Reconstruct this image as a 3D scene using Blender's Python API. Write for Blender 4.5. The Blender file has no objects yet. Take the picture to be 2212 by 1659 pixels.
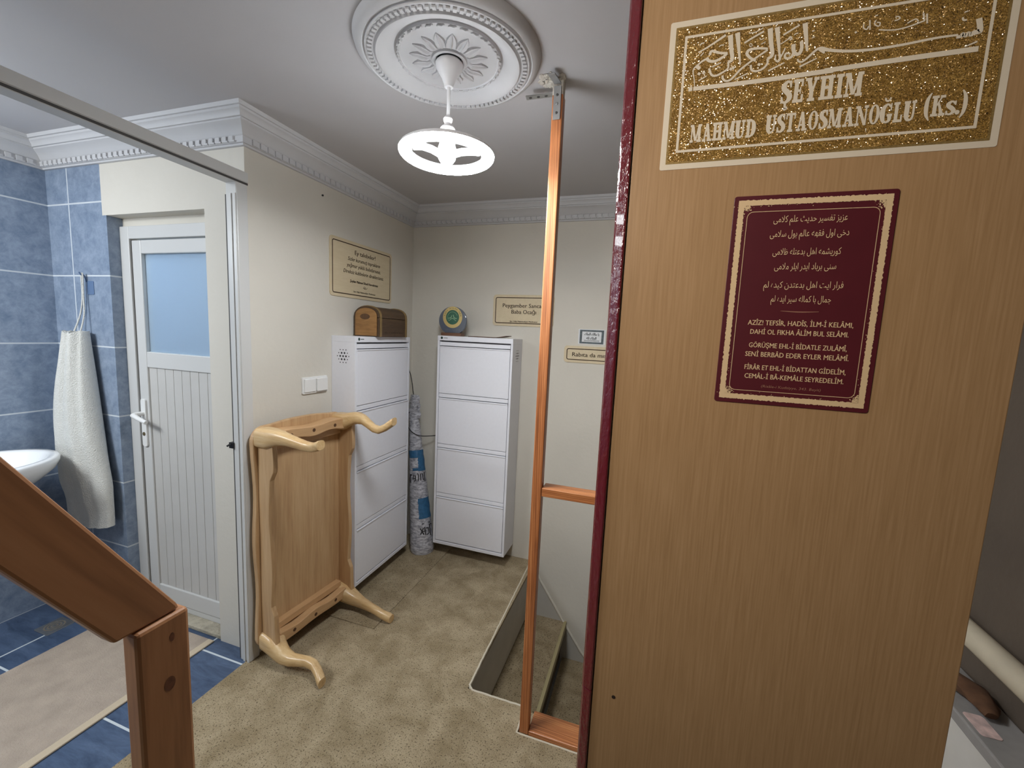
import bpy, bmesh, math, random
from mathutils import Vector, Matrix, noise

C = bpy.context.scene.collection
PI = math.pi
SC = bpy.context.scene

# ---------------------------------------------------------------- camera
cam_data = bpy.data.cameras.new('camera')
cam = bpy.data.objects.new('camera', cam_data)
C.objects.link(cam)
cam_data.sensor_width = 36.0
cam_data.lens = 907.83 / 2212.0 * 36.0
cam_data.clip_start = 0.02
RIGHT = Vector((0.94934317, 0.31098757, 0.04510283))
DOWN = Vector((0.07889596, -0.09694996, -0.99215731))
FWD = Vector((-0.30417588, 0.9454562, -0.11657445))
M = Matrix.Identity(4)
for i in range(3):
    M[i][0], M[i][1], M[i][2] = RIGHT[i], -DOWN[i], -FWD[i]
M[2][3] = 1.5
cam.matrix_world = M
SC.camera = cam

# ---------------------------------------------------------------- world and exposure
world = bpy.data.worlds.new('world')
SC.world = world
world.use_nodes = True
bg = world.node_tree.nodes['Background']
bg.inputs[0].default_value = (1.0, 0.93, 0.86, 1)
bg.inputs[1].default_value = 0.045
SC.view_settings.view_transform = 'Standard'
SC.view_settings.look = 'None'
SC.view_settings.gamma = 1
SC.view_settings.exposure = 0.0
SC.view_settings.use_curve_mapping = False

# ---------------------------------------------------------------- lamps of the house out of the frame, and added fill lights
def area(name, loc, size, power, color, target):
    d = bpy.data.lights.new(name, 'AREA')
    d.shape = 'DISK'; d.size = size; d.energy = power; d.color = color
    o = bpy.data.objects.new(name, d); C.objects.link(o)
    o.location = loc
    o.rotation_euler = (Vector(target) - Vector(loc)).to_track_quat('-Z', 'Y').to_euler()
    return o
area('bathroom_ceiling_light', (-2.3, -0.35, 2.26), 0.7, 30, (0.92, 0.97, 1.0), (-2.25, 0.0, 0))
bulb = bpy.data.objects.new('bathroom_mirror_bulb', bpy.data.lights.new('bathroom_mirror_bulb', 'POINT')); C.objects.link(bulb)  # unseen bulb, added to brighten the bathroom ceiling and upper tiles
bulb.location = (-2.55, 0.25, 1.98); bulb.data.energy = 22; bulb.data.shadow_soft_size = 0.12; bulb.data.color = (0.94, 0.98, 1.0)
area('toilet_ceiling_light', (-2.2, 1.8, 2.26), 0.25, 20, (0.85, 0.94, 1.0), (-2.2, 1.9, 0))
door_fill = area('door_fill_light', (-0.8, -0.5, 2.2), 0.4, 5.6, (1.0, 0.93, 0.84), (-0.14, 0.75, 1.72))  # added fill behind the camera, aimed and narrowed to brighten the upper door panel
door_fill.data.spread = math.radians(80)
LAMP_POWER = 128.0

# ---------------------------------------------------------------- helpers
def srgb(r, g, b):
    f = lambda c: (c / 255 / 12.92) if c <= 10.3 else ((c / 255 + 0.055) / 1.055) ** 2.4
    return (f(r), f(g), f(b), 1)

def nodes(name):
    m = bpy.data.materials.new(name); m.use_nodes = True
    nt = m.node_tree
    return m, nt, nt.nodes['Principled BSDF']

def N(nt, t, **kw):
    n = nt.nodes.new(t)
    for k, v in kw.items():
        if k.startswith('i_'):
            n.inputs[k[2:].replace('_', ' ')].default_value = v
        else:
            setattr(n, k, v)
    return n

def ramp(nt, src, stops):
    r = nt.nodes.new('ShaderNodeValToRGB')
    e = r.color_ramp.elements
    while len(e) < len(stops): e.new(0.5)
    for el, (p, c) in zip(e, stops):
        el.position = p; el.color = c
    nt.links.new(src, r.inputs[0])
    return r

def coords(nt, scale=(1, 1, 1), rot=(0, 0, 0)):
    tc = nt.nodes.new('ShaderNodeTexCoord')
    mp = nt.nodes.new('ShaderNodeMapping')
    mp.inputs['Scale'].default_value = scale
    mp.inputs['Rotation'].default_value = rot
    nt.links.new(tc.outputs['Object'], mp.inputs[0])
    return mp.outputs[0]

def bump(nt, p, src, strength, dist=0.01):
    b = N(nt, 'ShaderNodeBump'); b.inputs['Strength'].default_value = strength; b.inputs['Distance'].default_value = dist
    nt.links.new(src, b.inputs['Height']); nt.links.new(b.outputs[0], p.inputs['Normal'])

def plain(name, c, rough=0.5, metal=0.0, var=0.0, vscale=8.0, bmp=0.0, bscale=60.0, spec=0.5, coat=0.0):
    m, nt, p = nodes(name)
    p.inputs['Base Color'].default_value = c
    p.inputs['Roughness'].default_value = rough
    p.inputs['Metallic'].default_value = metal
    p.inputs['Specular IOR Level'].default_value = spec
    p.inputs['Coat Weight'].default_value = coat
    v = coords(nt)
    if var:
        n = N(nt, 'ShaderNodeTexNoise'); n.inputs['Scale'].default_value = vscale; n.inputs['Detail'].default_value = 5
        nt.links.new(v, n.inputs[0])
        a = tuple(x * (1 - var) for x in c[:3]) + (1,); b = tuple(min(1, x * (1 + var)) for x in c[:3]) + (1,)
        r = ramp(nt, n.outputs[0], [(0.3, a), (0.7, b)])
        nt.links.new(r.outputs[0], p.inputs['Base Color'])
    if bmp:
        n2 = N(nt, 'ShaderNodeTexNoise'); n2.inputs['Scale'].default_value = bscale; n2.inputs['Detail'].default_value = 4
        nt.links.new(v, n2.inputs[0]); bump(nt, p, n2.outputs[0], bmp)
    return m

def wood(name, stops, axis='Z', freq=26.0, rough=0.45, stretch=0.05, distort=2.5, bmp=0.08, fine=0.35, coat=0.0, seed=0.0, lines=0.0, rot=None):
    """grain running along one axis of the object"""
    m, nt, p = nodes(name)
    sc = {'X': (stretch, 1, 1), 'Y': (1, stretch, 1), 'Z': (1, 1, stretch)}[axis]
    tc = nt.nodes.new('ShaderNodeTexCoord'); mp = nt.nodes.new('ShaderNodeMapping')
    mp.inputs['Scale'].default_value = sc; mp.inputs['Location'].default_value = (seed, seed * 0.7, seed * 0.3)
    if rot:     # turn the board's own direction onto the grain axis first
        m0 = nt.nodes.new('ShaderNodeMapping'); m0.inputs['Rotation'].default_value = rot
        nt.links.new(tc.outputs['Object'], m0.inputs[0]); nt.links.new(m0.outputs[0], mp.inputs[0])
    else: nt.links.new(tc.outputs['Object'], mp.inputs[0])
    v = mp.outputs[0]
    n1 = N(nt, 'ShaderNodeTexNoise'); n1.inputs['Scale'].default_value = freq; n1.inputs['Detail'].default_value = 3; n1.inputs['Distortion'].default_value = distort * 0.3
    n2 = N(nt, 'ShaderNodeTexNoise'); n2.inputs['Scale'].default_value = freq * 9; n2.inputs['Detail'].default_value = 4
    w = N(nt, 'ShaderNodeTexNoise'); w.inputs['Roughness'].default_value = 0.4
    w.inputs['Scale'].default_value = freq * 2.8; w.inputs['Distortion'].default_value = distort * 0.25; w.inputs['Detail'].default_value = 2
    for n in (n1, n2, w): nt.links.new(v, n.inputs[0])
    a = N(nt, 'ShaderNodeMix'); a.data_type = 'FLOAT'; a.inputs[0].default_value = 0.45
    nt.links.new(n1.outputs[0], a.inputs[2]); nt.links.new(w.outputs[0], a.inputs[3])
    b = N(nt, 'ShaderNodeMix'); b.data_type = 'FLOAT'; b.inputs[0].default_value = fine
    nt.links.new(a.outputs[0], b.inputs[2]); nt.links.new(n2.outputs[0], b.inputs[3])
    if lines:       # growth rings drawn out along the board
        mp2 = nt.nodes.new('ShaderNodeMapping'); mp2.inputs['Scale'].default_value = {'X': (0.02, 1, 1), 'Y': (1, 0.02, 1), 'Z': (1, 1, 0.02)}[axis]
        nt.links.new(tc.outputs['Object'], mp2.inputs[0])
        wv = N(nt, 'ShaderNodeTexWave'); wv.wave_type = 'BANDS'; wv.bands_direction = 'DIAGONAL'
        wv.inputs['Scale'].default_value = lines; wv.inputs['Distortion'].default_value = 14; wv.inputs['Detail'].default_value = 1.5; wv.inputs['Detail Scale'].default_value = 0.35
        nt.links.new(mp2.outputs[0], wv.inputs[0])
        cmb = N(nt, 'ShaderNodeMix'); cmb.data_type = 'FLOAT'; cmb.inputs[0].default_value = 0.13
        nt.links.new(b.outputs[0], cmb.inputs[2]); nt.links.new(wv.outputs[1], cmb.inputs[3]); b = cmb
    r = ramp(nt, b.outputs[0], stops)
    nt.links.new(r.outputs[0], p.inputs['Base Color'])
    p.inputs['Roughness'].default_value = rough; p.inputs['Coat Weight'].default_value = coat
    bump(nt, p, b.outputs[0], bmp, 0.004)
    return m

WM = {}     # world matrix of every object built, for children

def finish(bm, name, mats, parent=None, smooth=None, bev=0.0, loc=None, segs=2):
    _lay[0] = 0.0
    bmesh.ops.recalc_face_normals(bm, faces=bm.faces[:])
    if parent is not None:
        mat = WM[parent.name]
    else:
        if loc is None:
            xs = [v.co for v in bm.verts]
            loc = (sum(v.x for v in xs) / len(xs), sum(v.y for v in xs) / len(xs), min(v.z for v in xs))
        mat = Matrix.Translation(loc)
    bm.transform(mat.inverted())
    me = bpy.data.meshes.new(name)
    bm.to_mesh(me); bm.free()
    o = bpy.data.objects.new(name, me); C.objects.link(o)
    for m in (mats if isinstance(mats, (list, tuple)) else [mats]): me.materials.append(m)
    if smooth is not None:
        for p in me.polygons: p.use_smooth = True
        me.set_sharp_from_angle(angle=math.radians(smooth))
    if parent is not None:
        o.parent = parent
    else:
        o.matrix_world = mat
    WM[o.name] = mat
    if bev:
        b = o.modifiers.new('bevel', 'BEVEL'); b.width = bev; b.segments = segs; b.limit_method = 'ANGLE'; b.angle_limit = math.radians(40)
    return o

def thing(name, label, cat, mat=None, group=None, kind=None):
    o = bpy.data.objects.new(name, None); C.objects.link(o)
    if not isinstance(mat, Matrix): mat = Matrix.Translation(mat or (0, 0, 0))
    o.matrix_world = mat; WM[o.name] = mat
    o.empty_display_size = 0.05
    return tag(o, label, cat, group, kind)

def tag(o, label=None, cat=None, group=None, kind=None):
    if label: o['label'] = label
    if cat: o['category'] = cat
    if group: o['group'] = group
    if kind: o['kind'] = kind
    return o

def struct(o, label=None):
    o['kind'] = 'structure'
    if label: o['label'] = label
    return o

def B(): return bmesh.new()

def box(bm, lo, hi, mat=None, mi=0):
    vs = []
    for z in (lo[2], hi[2]):
        for y in (lo[1], hi[1]):
            for x in (lo[0], hi[0]):
                p = Vector((x, y, z)); vs.append(bm.verts.new(mat @ p if mat else p))
    for f in ((0, 1, 3, 2), (4, 6, 7, 5), (0, 4, 5, 1), (2, 3, 7, 6), (0, 2, 6, 4), (1, 5, 7, 3)):
        bm.faces.new([vs[i] for i in f]).material_index = mi
    return bm

def loft(bm, rings, closed=True, cap=True, mi=0):
    vr = [[bm.verts.new(p) for p in r] for r in rings]
    n = len(vr[0])
    for a, b in zip(vr[:-1], vr[1:]):
        for i in range(n if closed else n - 1):
            j = (i + 1) % n
            bm.faces.new((a[i], a[j], b[j], b[i])).material_index = mi
    if cap and closed:
        bm.faces.new(vr[0][::-1]).material_index = mi; bm.faces.new(vr[-1]).material_index = mi
    return bm

def frame_at(d, up=(0, 0, 1)):
    d = Vector(d).normalized(); u = Vector(up)
    if abs(d.dot(u)) > 0.95: u = Vector((1, 0, 0))
    s = d.cross(u).normalized(); return s, s.cross(d).normalized()

def tube(bm, pts, r, n=10, cap=True, mi=0):
    pts = [Vector(p) for p in pts]
    rs = r if isinstance(r, (list, tuple)) else [r] * len(pts)
    rings = []; s = None
    for i, p in enumerate(pts):
        d = (pts[min(i + 1, len(pts) - 1)] - pts[max(i - 1, 0)]).normalized()
        if s is None: s, t = frame_at(d)
        else:
            s = (s - d * s.dot(d)).normalized(); t = s.cross(d).normalized()
        rings.append([p + (s * math.cos(2 * PI * k / n) + t * math.sin(2 * PI * k / n)) * rs[i] for k in range(n)])
    return loft(bm, rings, cap=cap, mi=mi)

def lathe(bm, prof, c, n=48, close=False, axis=None, mi=0):
    """prof: (radius, z); spun round the vertical through c"""
    c = Vector(c); rings = []
    for r, z in prof:
        rings.append([c + Vector((r * math.cos(2 * PI * k / n), r * math.sin(2 * PI * k / n), z)) for k in range(n)])
    return loft(bm, rings, cap=close, mi=mi)

def prism(bm, outline, o, ex, ey, ez, t0, t1, mi=0):
    """outline in the plane (ex, ey) at o, thickened along ez from t0 to t1"""
    o, ex, ey, ez = map(Vector, (o, ex, ey, ez))
    a = [bm.verts.new(o + ex * x + ey * y + ez * t0) for x, y in outline]
    b = [bm.verts.new(o + ex * x + ey * y + ez * t1) for x, y in outline]
    n = len(a)
    for i in range(n):
        j = (i + 1) % n
        bm.faces.new((a[i], a[j], b[j], b[i])).material_index = mi
    bm.faces.new(a[::-1]).material_index = mi; bm.faces.new(b).material_index = mi
    return bm

def rrect(x0, y0, x1, y1, r, n=6):
    out = []
    for cx, cy, a0 in ((x1 - r, y1 - r, 0), (x0 + r, y1 - r, 90), (x0 + r, y0 + r, 180), (x1 - r, y0 + r, 270)):
        for k in range(n + 1):
            a = math.radians(a0 + 90 * k / n); out.append((cx + r * math.cos(a), cy + r * math.sin(a)))
    return out

def ringstrip(bm, outer, inner, P):
    P = layer(P)
    a = [bm.verts.new(P(*p)) for p in outer]; b = [bm.verts.new(P(*p)) for p in inner]
    n = len(a)
    for i in range(n):
        j = (i + 1) % n; bm.faces.new((a[i], a[j], b[j], b[i]))

_lay = [0.0]     # printed shapes that overlap lie a hair above one another
def layer(P):
    _lay[0] += 2e-6
    d = _lay[0]; n = getattr(P, 'n', None)
    return P if n is None else (lambda x, z: P(x, z) + n * d)

def plane(f, n):
    f.n = Vector(n); return f

def stroke(bm, pts, P, sub=5):
    P = layer(P)
    """flat pen stroke through (x, z, width)"""
    q = []
    for i in range(len(pts) - 1):
        p0 = pts[max(i - 1, 0)]; p1 = pts[i]; p2 = pts[i + 1]; p3 = pts[min(i + 2, len(pts) - 1)]
        for k in range(sub):
            t = k / sub
            q.append(tuple(0.5 * (2 * b + (c - a) * t + (2 * a - 5 * b + 4 * c - d) * t * t + (3 * b - a - 3 * c + d) * t ** 3) for a, b, c, d in zip(p0, p1, p2, p3)))
    q.append(pts[-1])
    if len(pts) == 2: q = [pts[0], pts[1]]
    L = []; R = []
    for i, (x, z, w) in enumerate(q):
        a = q[max(i - 1, 0)]; b = q[min(i + 1, len(q) - 1)]
        dx, dz = b[0] - a[0], b[1] - a[1]; l = math.hypot(dx, dz) or 1
        nx, nz = -dz / l * w / 2, dx / l * w / 2
        L.append(bm.verts.new(P(x + nx, z + nz))); R.append(bm.verts.new(P(x - nx, z - nz)))
    for i in range(len(q) - 1): bm.faces.new((L[i], L[i + 1], R[i + 1], R[i]))

def polyfill(bm, pts, P):
    P = layer(P)
    bm.faces.new([bm.verts.new(P(*p)) for p in pts])

_tc = {}
def text_geo(s, shear=0.0):
    k = (s, shear)
    if k not in _tc:
        cu = bpy.data.curves.new('glyphs', 'FONT'); cu.body = s; cu.resolution_u = 2; cu.shear = shear
        o = bpy.data.objects.new('glyphs', cu); C.objects.link(o)
        dg = bpy.context.evaluated_depsgraph_get(); dg.update()
        me = bpy.data.meshes.new_from_object(o.evaluated_get(dg))
        _tc[k] = ([(v.co.x, v.co.y) for v in me.vertices], [list(p.vertices) for p in me.polygons])
        bpy.data.objects.remove(o); bpy.data.curves.remove(cu); bpy.data.meshes.remove(me)
    return _tc[k]

def text(bm, s, x0, x1, z, cap, P, shear=0.0, bold=0.0):
    """one line of lettering fitted to x0..x1 with its baseline at z"""
    vs, fs = text_geo(s, shear)
    a = min(v[0] for v in vs); b = max(v[0] for v in vs)
    sx = (x1 - x0) / (b - a); sy = cap / 0.73
    for off in ((0,) if not bold else (-bold, 0, bold)):
        Q = layer(P)
        nv = [bm.verts.new(Q(x0 + off + (v[0] - a) * sx, z + v[1] * sy)) for v in vs]
        for f in fs:
            try: bm.faces.new([nv[i] for i in f])
            except ValueError: pass

# joined Arabic letters: (isolated, final, initial, medial), or two forms for letters that do not join on
AR = {'ا': (0xFE8D, 0xFE8E), 'ب': (0xFE8F, 0xFE90, 0xFE91, 0xFE92), 'ت': (0xFE95, 0xFE96, 0xFE97, 0xFE98), 'ث': (0xFE99, 0xFE9A, 0xFE9B, 0xFE9C),
      'ج': (0xFE9D, 0xFE9E, 0xFE9F, 0xFEA0), 'ح': (0xFEA1, 0xFEA2, 0xFEA3, 0xFEA4), 'خ': (0xFEA5, 0xFEA6, 0xFEA7, 0xFEA8), 'د': (0xFEA9, 0xFEAA),
      'ر': (0xFEAD, 0xFEAE), 'ز': (0xFEAF, 0xFEB0), 'س': (0xFEB1, 0xFEB2, 0xFEB3, 0xFEB4), 'ش': (0xFEB5, 0xFEB6, 0xFEB7, 0xFEB8),
      'ظ': (0xFEC5, 0xFEC6, 0xFEC7, 0xFEC8), 'ع': (0xFEC9, 0xFECA, 0xFECB, 0xFECC), 'ف': (0xFED1, 0xFED2, 0xFED3, 0xFED4), 'ق': (0xFED5, 0xFED6, 0xFED7, 0xFED8),
      'ك': (0xFED9, 0xFEDA, 0xFEDB, 0xFEDC), 'ل': (0xFEDD, 0xFEDE, 0xFEDF, 0xFEE0), 'م': (0xFEE1, 0xFEE2, 0xFEE3, 0xFEE4), 'ن': (0xFEE5, 0xFEE6, 0xFEE7, 0xFEE8),
      'ه': (0xFEE9, 0xFEEA, 0xFEEB, 0xFEEC), 'و': (0xFEED, 0xFEEE), 'ى': (0xFEEF, 0xFEF0), 'ي': (0xFEF1, 0xFEF2, 0xFEF3, 0xFEF4), 'L': (0xFEFB, 0xFEFC)}
def arabic(s):
    s = s.replace('لا', 'L'); out = []
    for i, c in enumerate(s):
        if c not in AR: out.append(c); continue
        f = AR[c]
        prev = i > 0 and s[i - 1] in AR and len(AR[s[i - 1]]) == 4
        nxt = len(f) == 4 and i + 1 < len(s) and s[i + 1] in AR
        out.append(chr(f[3] if prev and nxt else f[1] if prev else f[2] if nxt else f[0]))
    return ''.join(reversed(out))

# fat slab lettering: strokes in a box one unit high
def slab(bm, word, x0, x1, z0, cap, P):
    T, t, S = 0.26, 0.11, 0.13
    def stem(x, top=1.0, base=0.0, w=T): return [('r', x - w / 2, base, x + w / 2, top)]
    def ser(x, y, w=0.46): return [('r', x - w / 2, y, x + w / 2, y + S)] if y == 0 else [('r', x - w / 2, 1 - S, x + w / 2, 1)]
    def sgl(y0=0.0, h=1.0):
        return [('s', [(0.62, y0 + 0.76 * h, 0.10), (0.58, y0 + 0.9 * h, 0.12), (0.38, y0 + 0.94 * h, 0.15), (0.19, y0 + 0.78 * h, 0.25), (0.24, y0 + 0.62 * h, 0.26), (0.42, y0 + 0.5 * h, 0.28), (0.58, y0 + 0.36 * h, 0.26), (0.58, y0 + 0.2 * h, 0.24), (0.38, y0 + 0.06 * h, 0.15), (0.16, y0 + 0.1 * h, 0.12), (0.1, y0 + 0.28 * h, 0.1)]), ('r', 0.58, y0 + 0.68 * h, 0.68, y0 + 0.98 * h), ('r', 0.04, y0 + 0.02 * h, 0.14, y0 + 0.32 * h)]
    def o(cx, rx, gap=False):
        if not gap: return [('o', cx, 0.5, rx, 0.5)]
        return [('s', [(cx + rx * 0.75, 0.8, 0.12), (cx + 0.05, 0.94, 0.13), (cx - rx * 0.62, 0.72, 0.26), (cx - rx * 0.68, 0.4, 0.29), (cx - rx * 0.45, 0.13, 0.2), (cx + 0.05, 0.05, 0.12), (cx + rx * 0.62, 0.14, 0.18), (cx + rx * 0.62, 0.4, 0.24)])]
    G = {'E': (0.78, stem(0.26) + [('r', 0.06, 0, 0.68, S), ('r', 0.06, 1 - S, 0.66, 1), ('r', 0.3, 0.45, 0.54, 0.56), ('r', 0.58, 0, 0.72, 0.34), ('r', 0.56, 0.68, 0.68, 1), ('r', 0.48, 0.36, 0.56, 0.65)]),
         'Y': (0.88, stem(0.44, 0.5) + ser(0.44, 0) + [('q', (0.1, 0.95), (0.36, 0.95), (0.57, 0.42), (0.31, 0.42)), ('q', (0.62, 0.95), (0.76, 0.95), (0.57, 0.42), (0.44, 0.46)), ('r', 0.02, 1 - S, 0.42, 1), ('r', 0.54, 1 - S, 0.86, 1)]),
         'H': (1.0, stem(0.27) + stem(0.73) + ser(0.27, 0) + ser(0.27, 1) + ser(0.73, 0) + ser(0.73, 1) + [('r', 0.3, 0.44, 0.7, 0.57)]),
         'İ': (0.54, stem(0.27) + ser(0.27, 0) + ser(0.27, 1) + [('c', 0.27, 1.2, 0.1)]),
         'M': (1.14, [('r', 0.12, 0, 0.24, 1), ('r', 0.8, 0, 1.04, 1), ('q', (0.1, 1), (0.36, 1), (0.66, 0.08), (0.46, 0.08)), ('q', (0.78, 1), (1.0, 1), (0.66, 0.08), (0.54, 0.08))] + [('r', 0.02, 0, 0.34, S), ('r', 0.7, 0, 1.12, S), ('r', 0.02, 1 - S, 0.3, 1), ('r', 0.86, 1 - S, 1.12, 1)]),
         'A': (1.0, [('q', (0.2, 0.05), (0.32, 0.05), (0.58, 1), (0.4, 1)), ('q', (0.6, 0.05), (0.88, 0.05), (0.62, 1), (0.38, 1)), ('r', 0.28, 0.27, 0.7, 0.37), ('r', 0.08, 0, 0.42, S), ('r', 0.54, 0, 0.98, S)]),
         'U': (0.96, [('s', [(0.25, 1, T), (0.25, 0.6, T), (0.25, 0.3, T), (0.34, 0.1, 0.2), (0.52, 0.06, 0.14), (0.68, 0.14, 0.12), (0.74, 0.35, 0.12), (0.74, 0.7, 0.12), (0.74, 1, 0.12)])] + ser(0.25, 1) + [('r', 0.58, 1 - S, 0.92, 1)]),
         'D': (0.94, stem(0.26) + [('r', 0.04, 0, 0.5, S), ('r', 0.04, 1 - S, 0.5, 1), ('s', [(0.46, 0.94, 0.12), (0.68, 0.8, 0.22), (0.75, 0.5, 0.28), (0.68, 0.2, 0.22), (0.46, 0.06, 0.12)])]),
         'S': (0.74, sgl()), 'Ş': (0.74, sgl() + [('s', [(0.36, 0.0, 0.12), (0.36, -0.12, 0.12), (0.42, -0.2, 0.2), (0.28, -0.26, 0.12)])]),
         'T': (0.88, stem(0.44) + ser(0.44, 0) + [('r', 0.06, 1 - S, 0.82, 1), ('r', 0.04, 0.68, 0.15, 1), ('r', 0.73, 0.68, 0.84, 1)]),
         'O': (0.9, o(0.45, 0.4)), 'N': (1.04, [('r', 0.14, 0, 0.26, 1), ('r', 0.78, 0, 0.9, 1), ('q', (0.08, 1), (0.36, 1), (0.92, 0.0), (0.7, 0.0)), ('r', 0.02, 0, 0.36, S), ('r', 0.02, 1 - S, 0.3, 1), ('r', 0.68, 1 - S, 1.0, 1)]),
         'Ğ': (0.94, o(0.45, 0.42, True) + [('r', 0.5, 0.34, 0.9, 0.46), ('r', 0.74, 0.62, 0.84, 0.98), ('s', [(0.26, 1.27, 0.1), (0.32, 1.15, 0.11), (0.46, 1.11, 0.13), (0.6, 1.15, 0.11), (0.66, 1.27, 0.1)])]),
         'L': (0.78, stem(0.26) + ser(0.26, 1) + [('r', 0.06, 0, 0.68, S), ('r', 0.6, 0, 0.73, 0.36)]),
         'K': (0.98, stem(0.28) + ser(0.28, 0) + ser(0.28, 1) + [('q', (0.66, 1), (0.8, 1), (0.46, 0.52), (0.32, 0.46)), ('q', (0.44, 0.62), (0.56, 0.66), (0.92, 0.0), (0.66, 0.0)), ('r', 0.56, 0, 0.98, S), ('r', 0.58, 1 - S, 0.92, 1)]),
         's': (0.66, [(k, [(x * 0.9, y, w * 0.85) for x, y, w in a[0]]) if k == 's' else (k, *a) for k, *a in sgl(0, 0.68)]),
         '.': (0.3, [('c', 0.14, 0.1, 0.11)]),
         '(': (0.42, [('s', [(0.4, 1.16, 0.06), (0.2, 0.88, 0.18), (0.14, 0.5, 0.22), (0.2, 0.1, 0.18), (0.4, -0.18, 0.06)])]),
         ')': (0.42, [('s', [(0.02, 1.16, 0.06), (0.22, 0.88, 0.18), (0.28, 0.5, 0.22), (0.22, 0.1, 0.18), (0.02, -0.18, 0.06)])])}
    tot = sum(G[c][0] for c in word); k = (x1 - x0) / tot; x = x0
    for c in word:
        w, parts = G[c]
        Q = lambda a, b: (x + a * k, z0 + b * cap)
        for p in parts:
            if p[0] == 'r': polyfill(bm, [Q(p[1], p[2]), Q(p[3], p[2]), Q(p[3], p[4]), Q(p[1], p[4])], P)
            elif p[0] == 'q': polyfill(bm, [Q(*a) for a in p[1:]], P)
            elif p[0] == 'c': polyfill(bm, [Q(p[1] + p[3] * math.cos(i * PI / 6) * cap / k * 0.9, p[2] + p[3] * math.sin(i * PI / 6)) for i in range(12)], P)
            elif p[0] == 'o':
                n = 28
                outer = [Q(p[1] + p[3] * math.cos(2 * PI * i / n), p[2] + p[4] * math.sin(2 * PI * i / n)) for i in range(n)]
                inner = [Q(p[1] + (p[3] - 0.25) * math.cos(2 * PI * i / n), p[2] + (p[4] - 0.08) * math.sin(2 * PI * i / n)) for i in range(n)]
                ringstrip(bm, outer, inner, P)
            else: stroke(bm, [Q(a, b) + (ww * (k + cap) / 2,) for a, b, ww in p[1]], P)
        x += w * k

# ---------------------------------------------------------------- materials of the setting
WALL = plain('cream_wall_paint', srgb(216, 211, 200), 0.75, var=0.03, vscale=3, bmp=0.12, bscale=45)
CEIL = plain('ceiling_paint', srgb(192, 190, 192), 0.8, var=0.02, vscale=2, bmp=0.05, bscale=30)
PLASTER = plain('white_plaster', srgb(204, 204, 206), 0.6, var=0.02)
PVC = plain('white_plastic_frame', srgb(210, 210, 208), 0.35)
RUBBER = plain('grey_rubber_seal', srgb(70, 68, 66), 0.7)
BLACK = plain('black_plastic', srgb(22, 22, 24), 0.5)
SKIRT = plain('white_skirting_paint', srgb(196, 194, 188), 0.5, var=0.04)

def carpet_mat(name, base, dark, light):
    m, nt, p = nodes(name)
    v = coords(nt)
    big = N(nt, 'ShaderNodeTexNoise'); big.inputs['Scale'].default_value = 8; big.inputs['Distortion'].default_value = 0.35; big.inputs['Detail'].default_value = 6; big.inputs['Roughness'].default_value = 0.65
    fine = N(nt, 'ShaderNodeTexNoise'); fine.inputs['Scale'].default_value = 260; fine.inputs['Detail'].default_value = 3
    fleck = N(nt, 'ShaderNodeTexNoise'); fleck.inputs['Scale'].default_value = 170; fleck.inputs['Detail'].default_value = 2
    for n in (big, fine, fleck): nt.links.new(v, n.inputs[0])
    r1 = ramp(nt, big.outputs[0], [(0.36, base), (0.5, tuple((a + b) / 2 for a, b in zip(base, light))), (0.64, light)])
    mul = N(nt, 'ShaderNodeMix'); mul.data_type = 'RGBA'; mul.blend_type = 'MULTIPLY'; mul.inputs[0].default_value = 0.6
    r2 = ramp(nt, fine.outputs[0], [(0.3, (0.5, 0.5, 0.5, 1)), (0.6, (1, 1, 1, 1))])
    nt.links.new(r1.outputs[0], mul.inputs[6]); nt.links.new(r2.outputs[0], mul.inputs[7])
    mx = N(nt, 'ShaderNodeMix'); mx.data_type = 'RGBA'
    r3 = ramp(nt, fleck.outputs[0], [(0.585, (0, 0, 0, 1)), (0.66, (0.85, 0.85, 0.85, 1))])
    nt.links.new(r3.outputs[0], mx.inputs[0]); nt.links.new(mul.outputs[2], mx.inputs[6]); mx.inputs[7].default_value = dark
    nt.links.new(mx.outputs[2], p.inputs['Base Color'])
    p.inputs['Roughness'].default_value = 0.95; p.inputs['Specular IOR Level'].default_value = 0.1; p.inputs['Sheen Weight'].default_value = 0.15
    bump(nt, p, fine.outputs[0], 0.5, 0.006)
    return m
CARPET = carpet_mat('beige_carpet', srgb(148, 131, 101), srgb(78, 65, 46), srgb(181, 164, 134))
EDGE = plain('carpet_cut_edge', srgb(205, 196, 176), 0.95, bmp=0.3, bscale=200)

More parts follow.
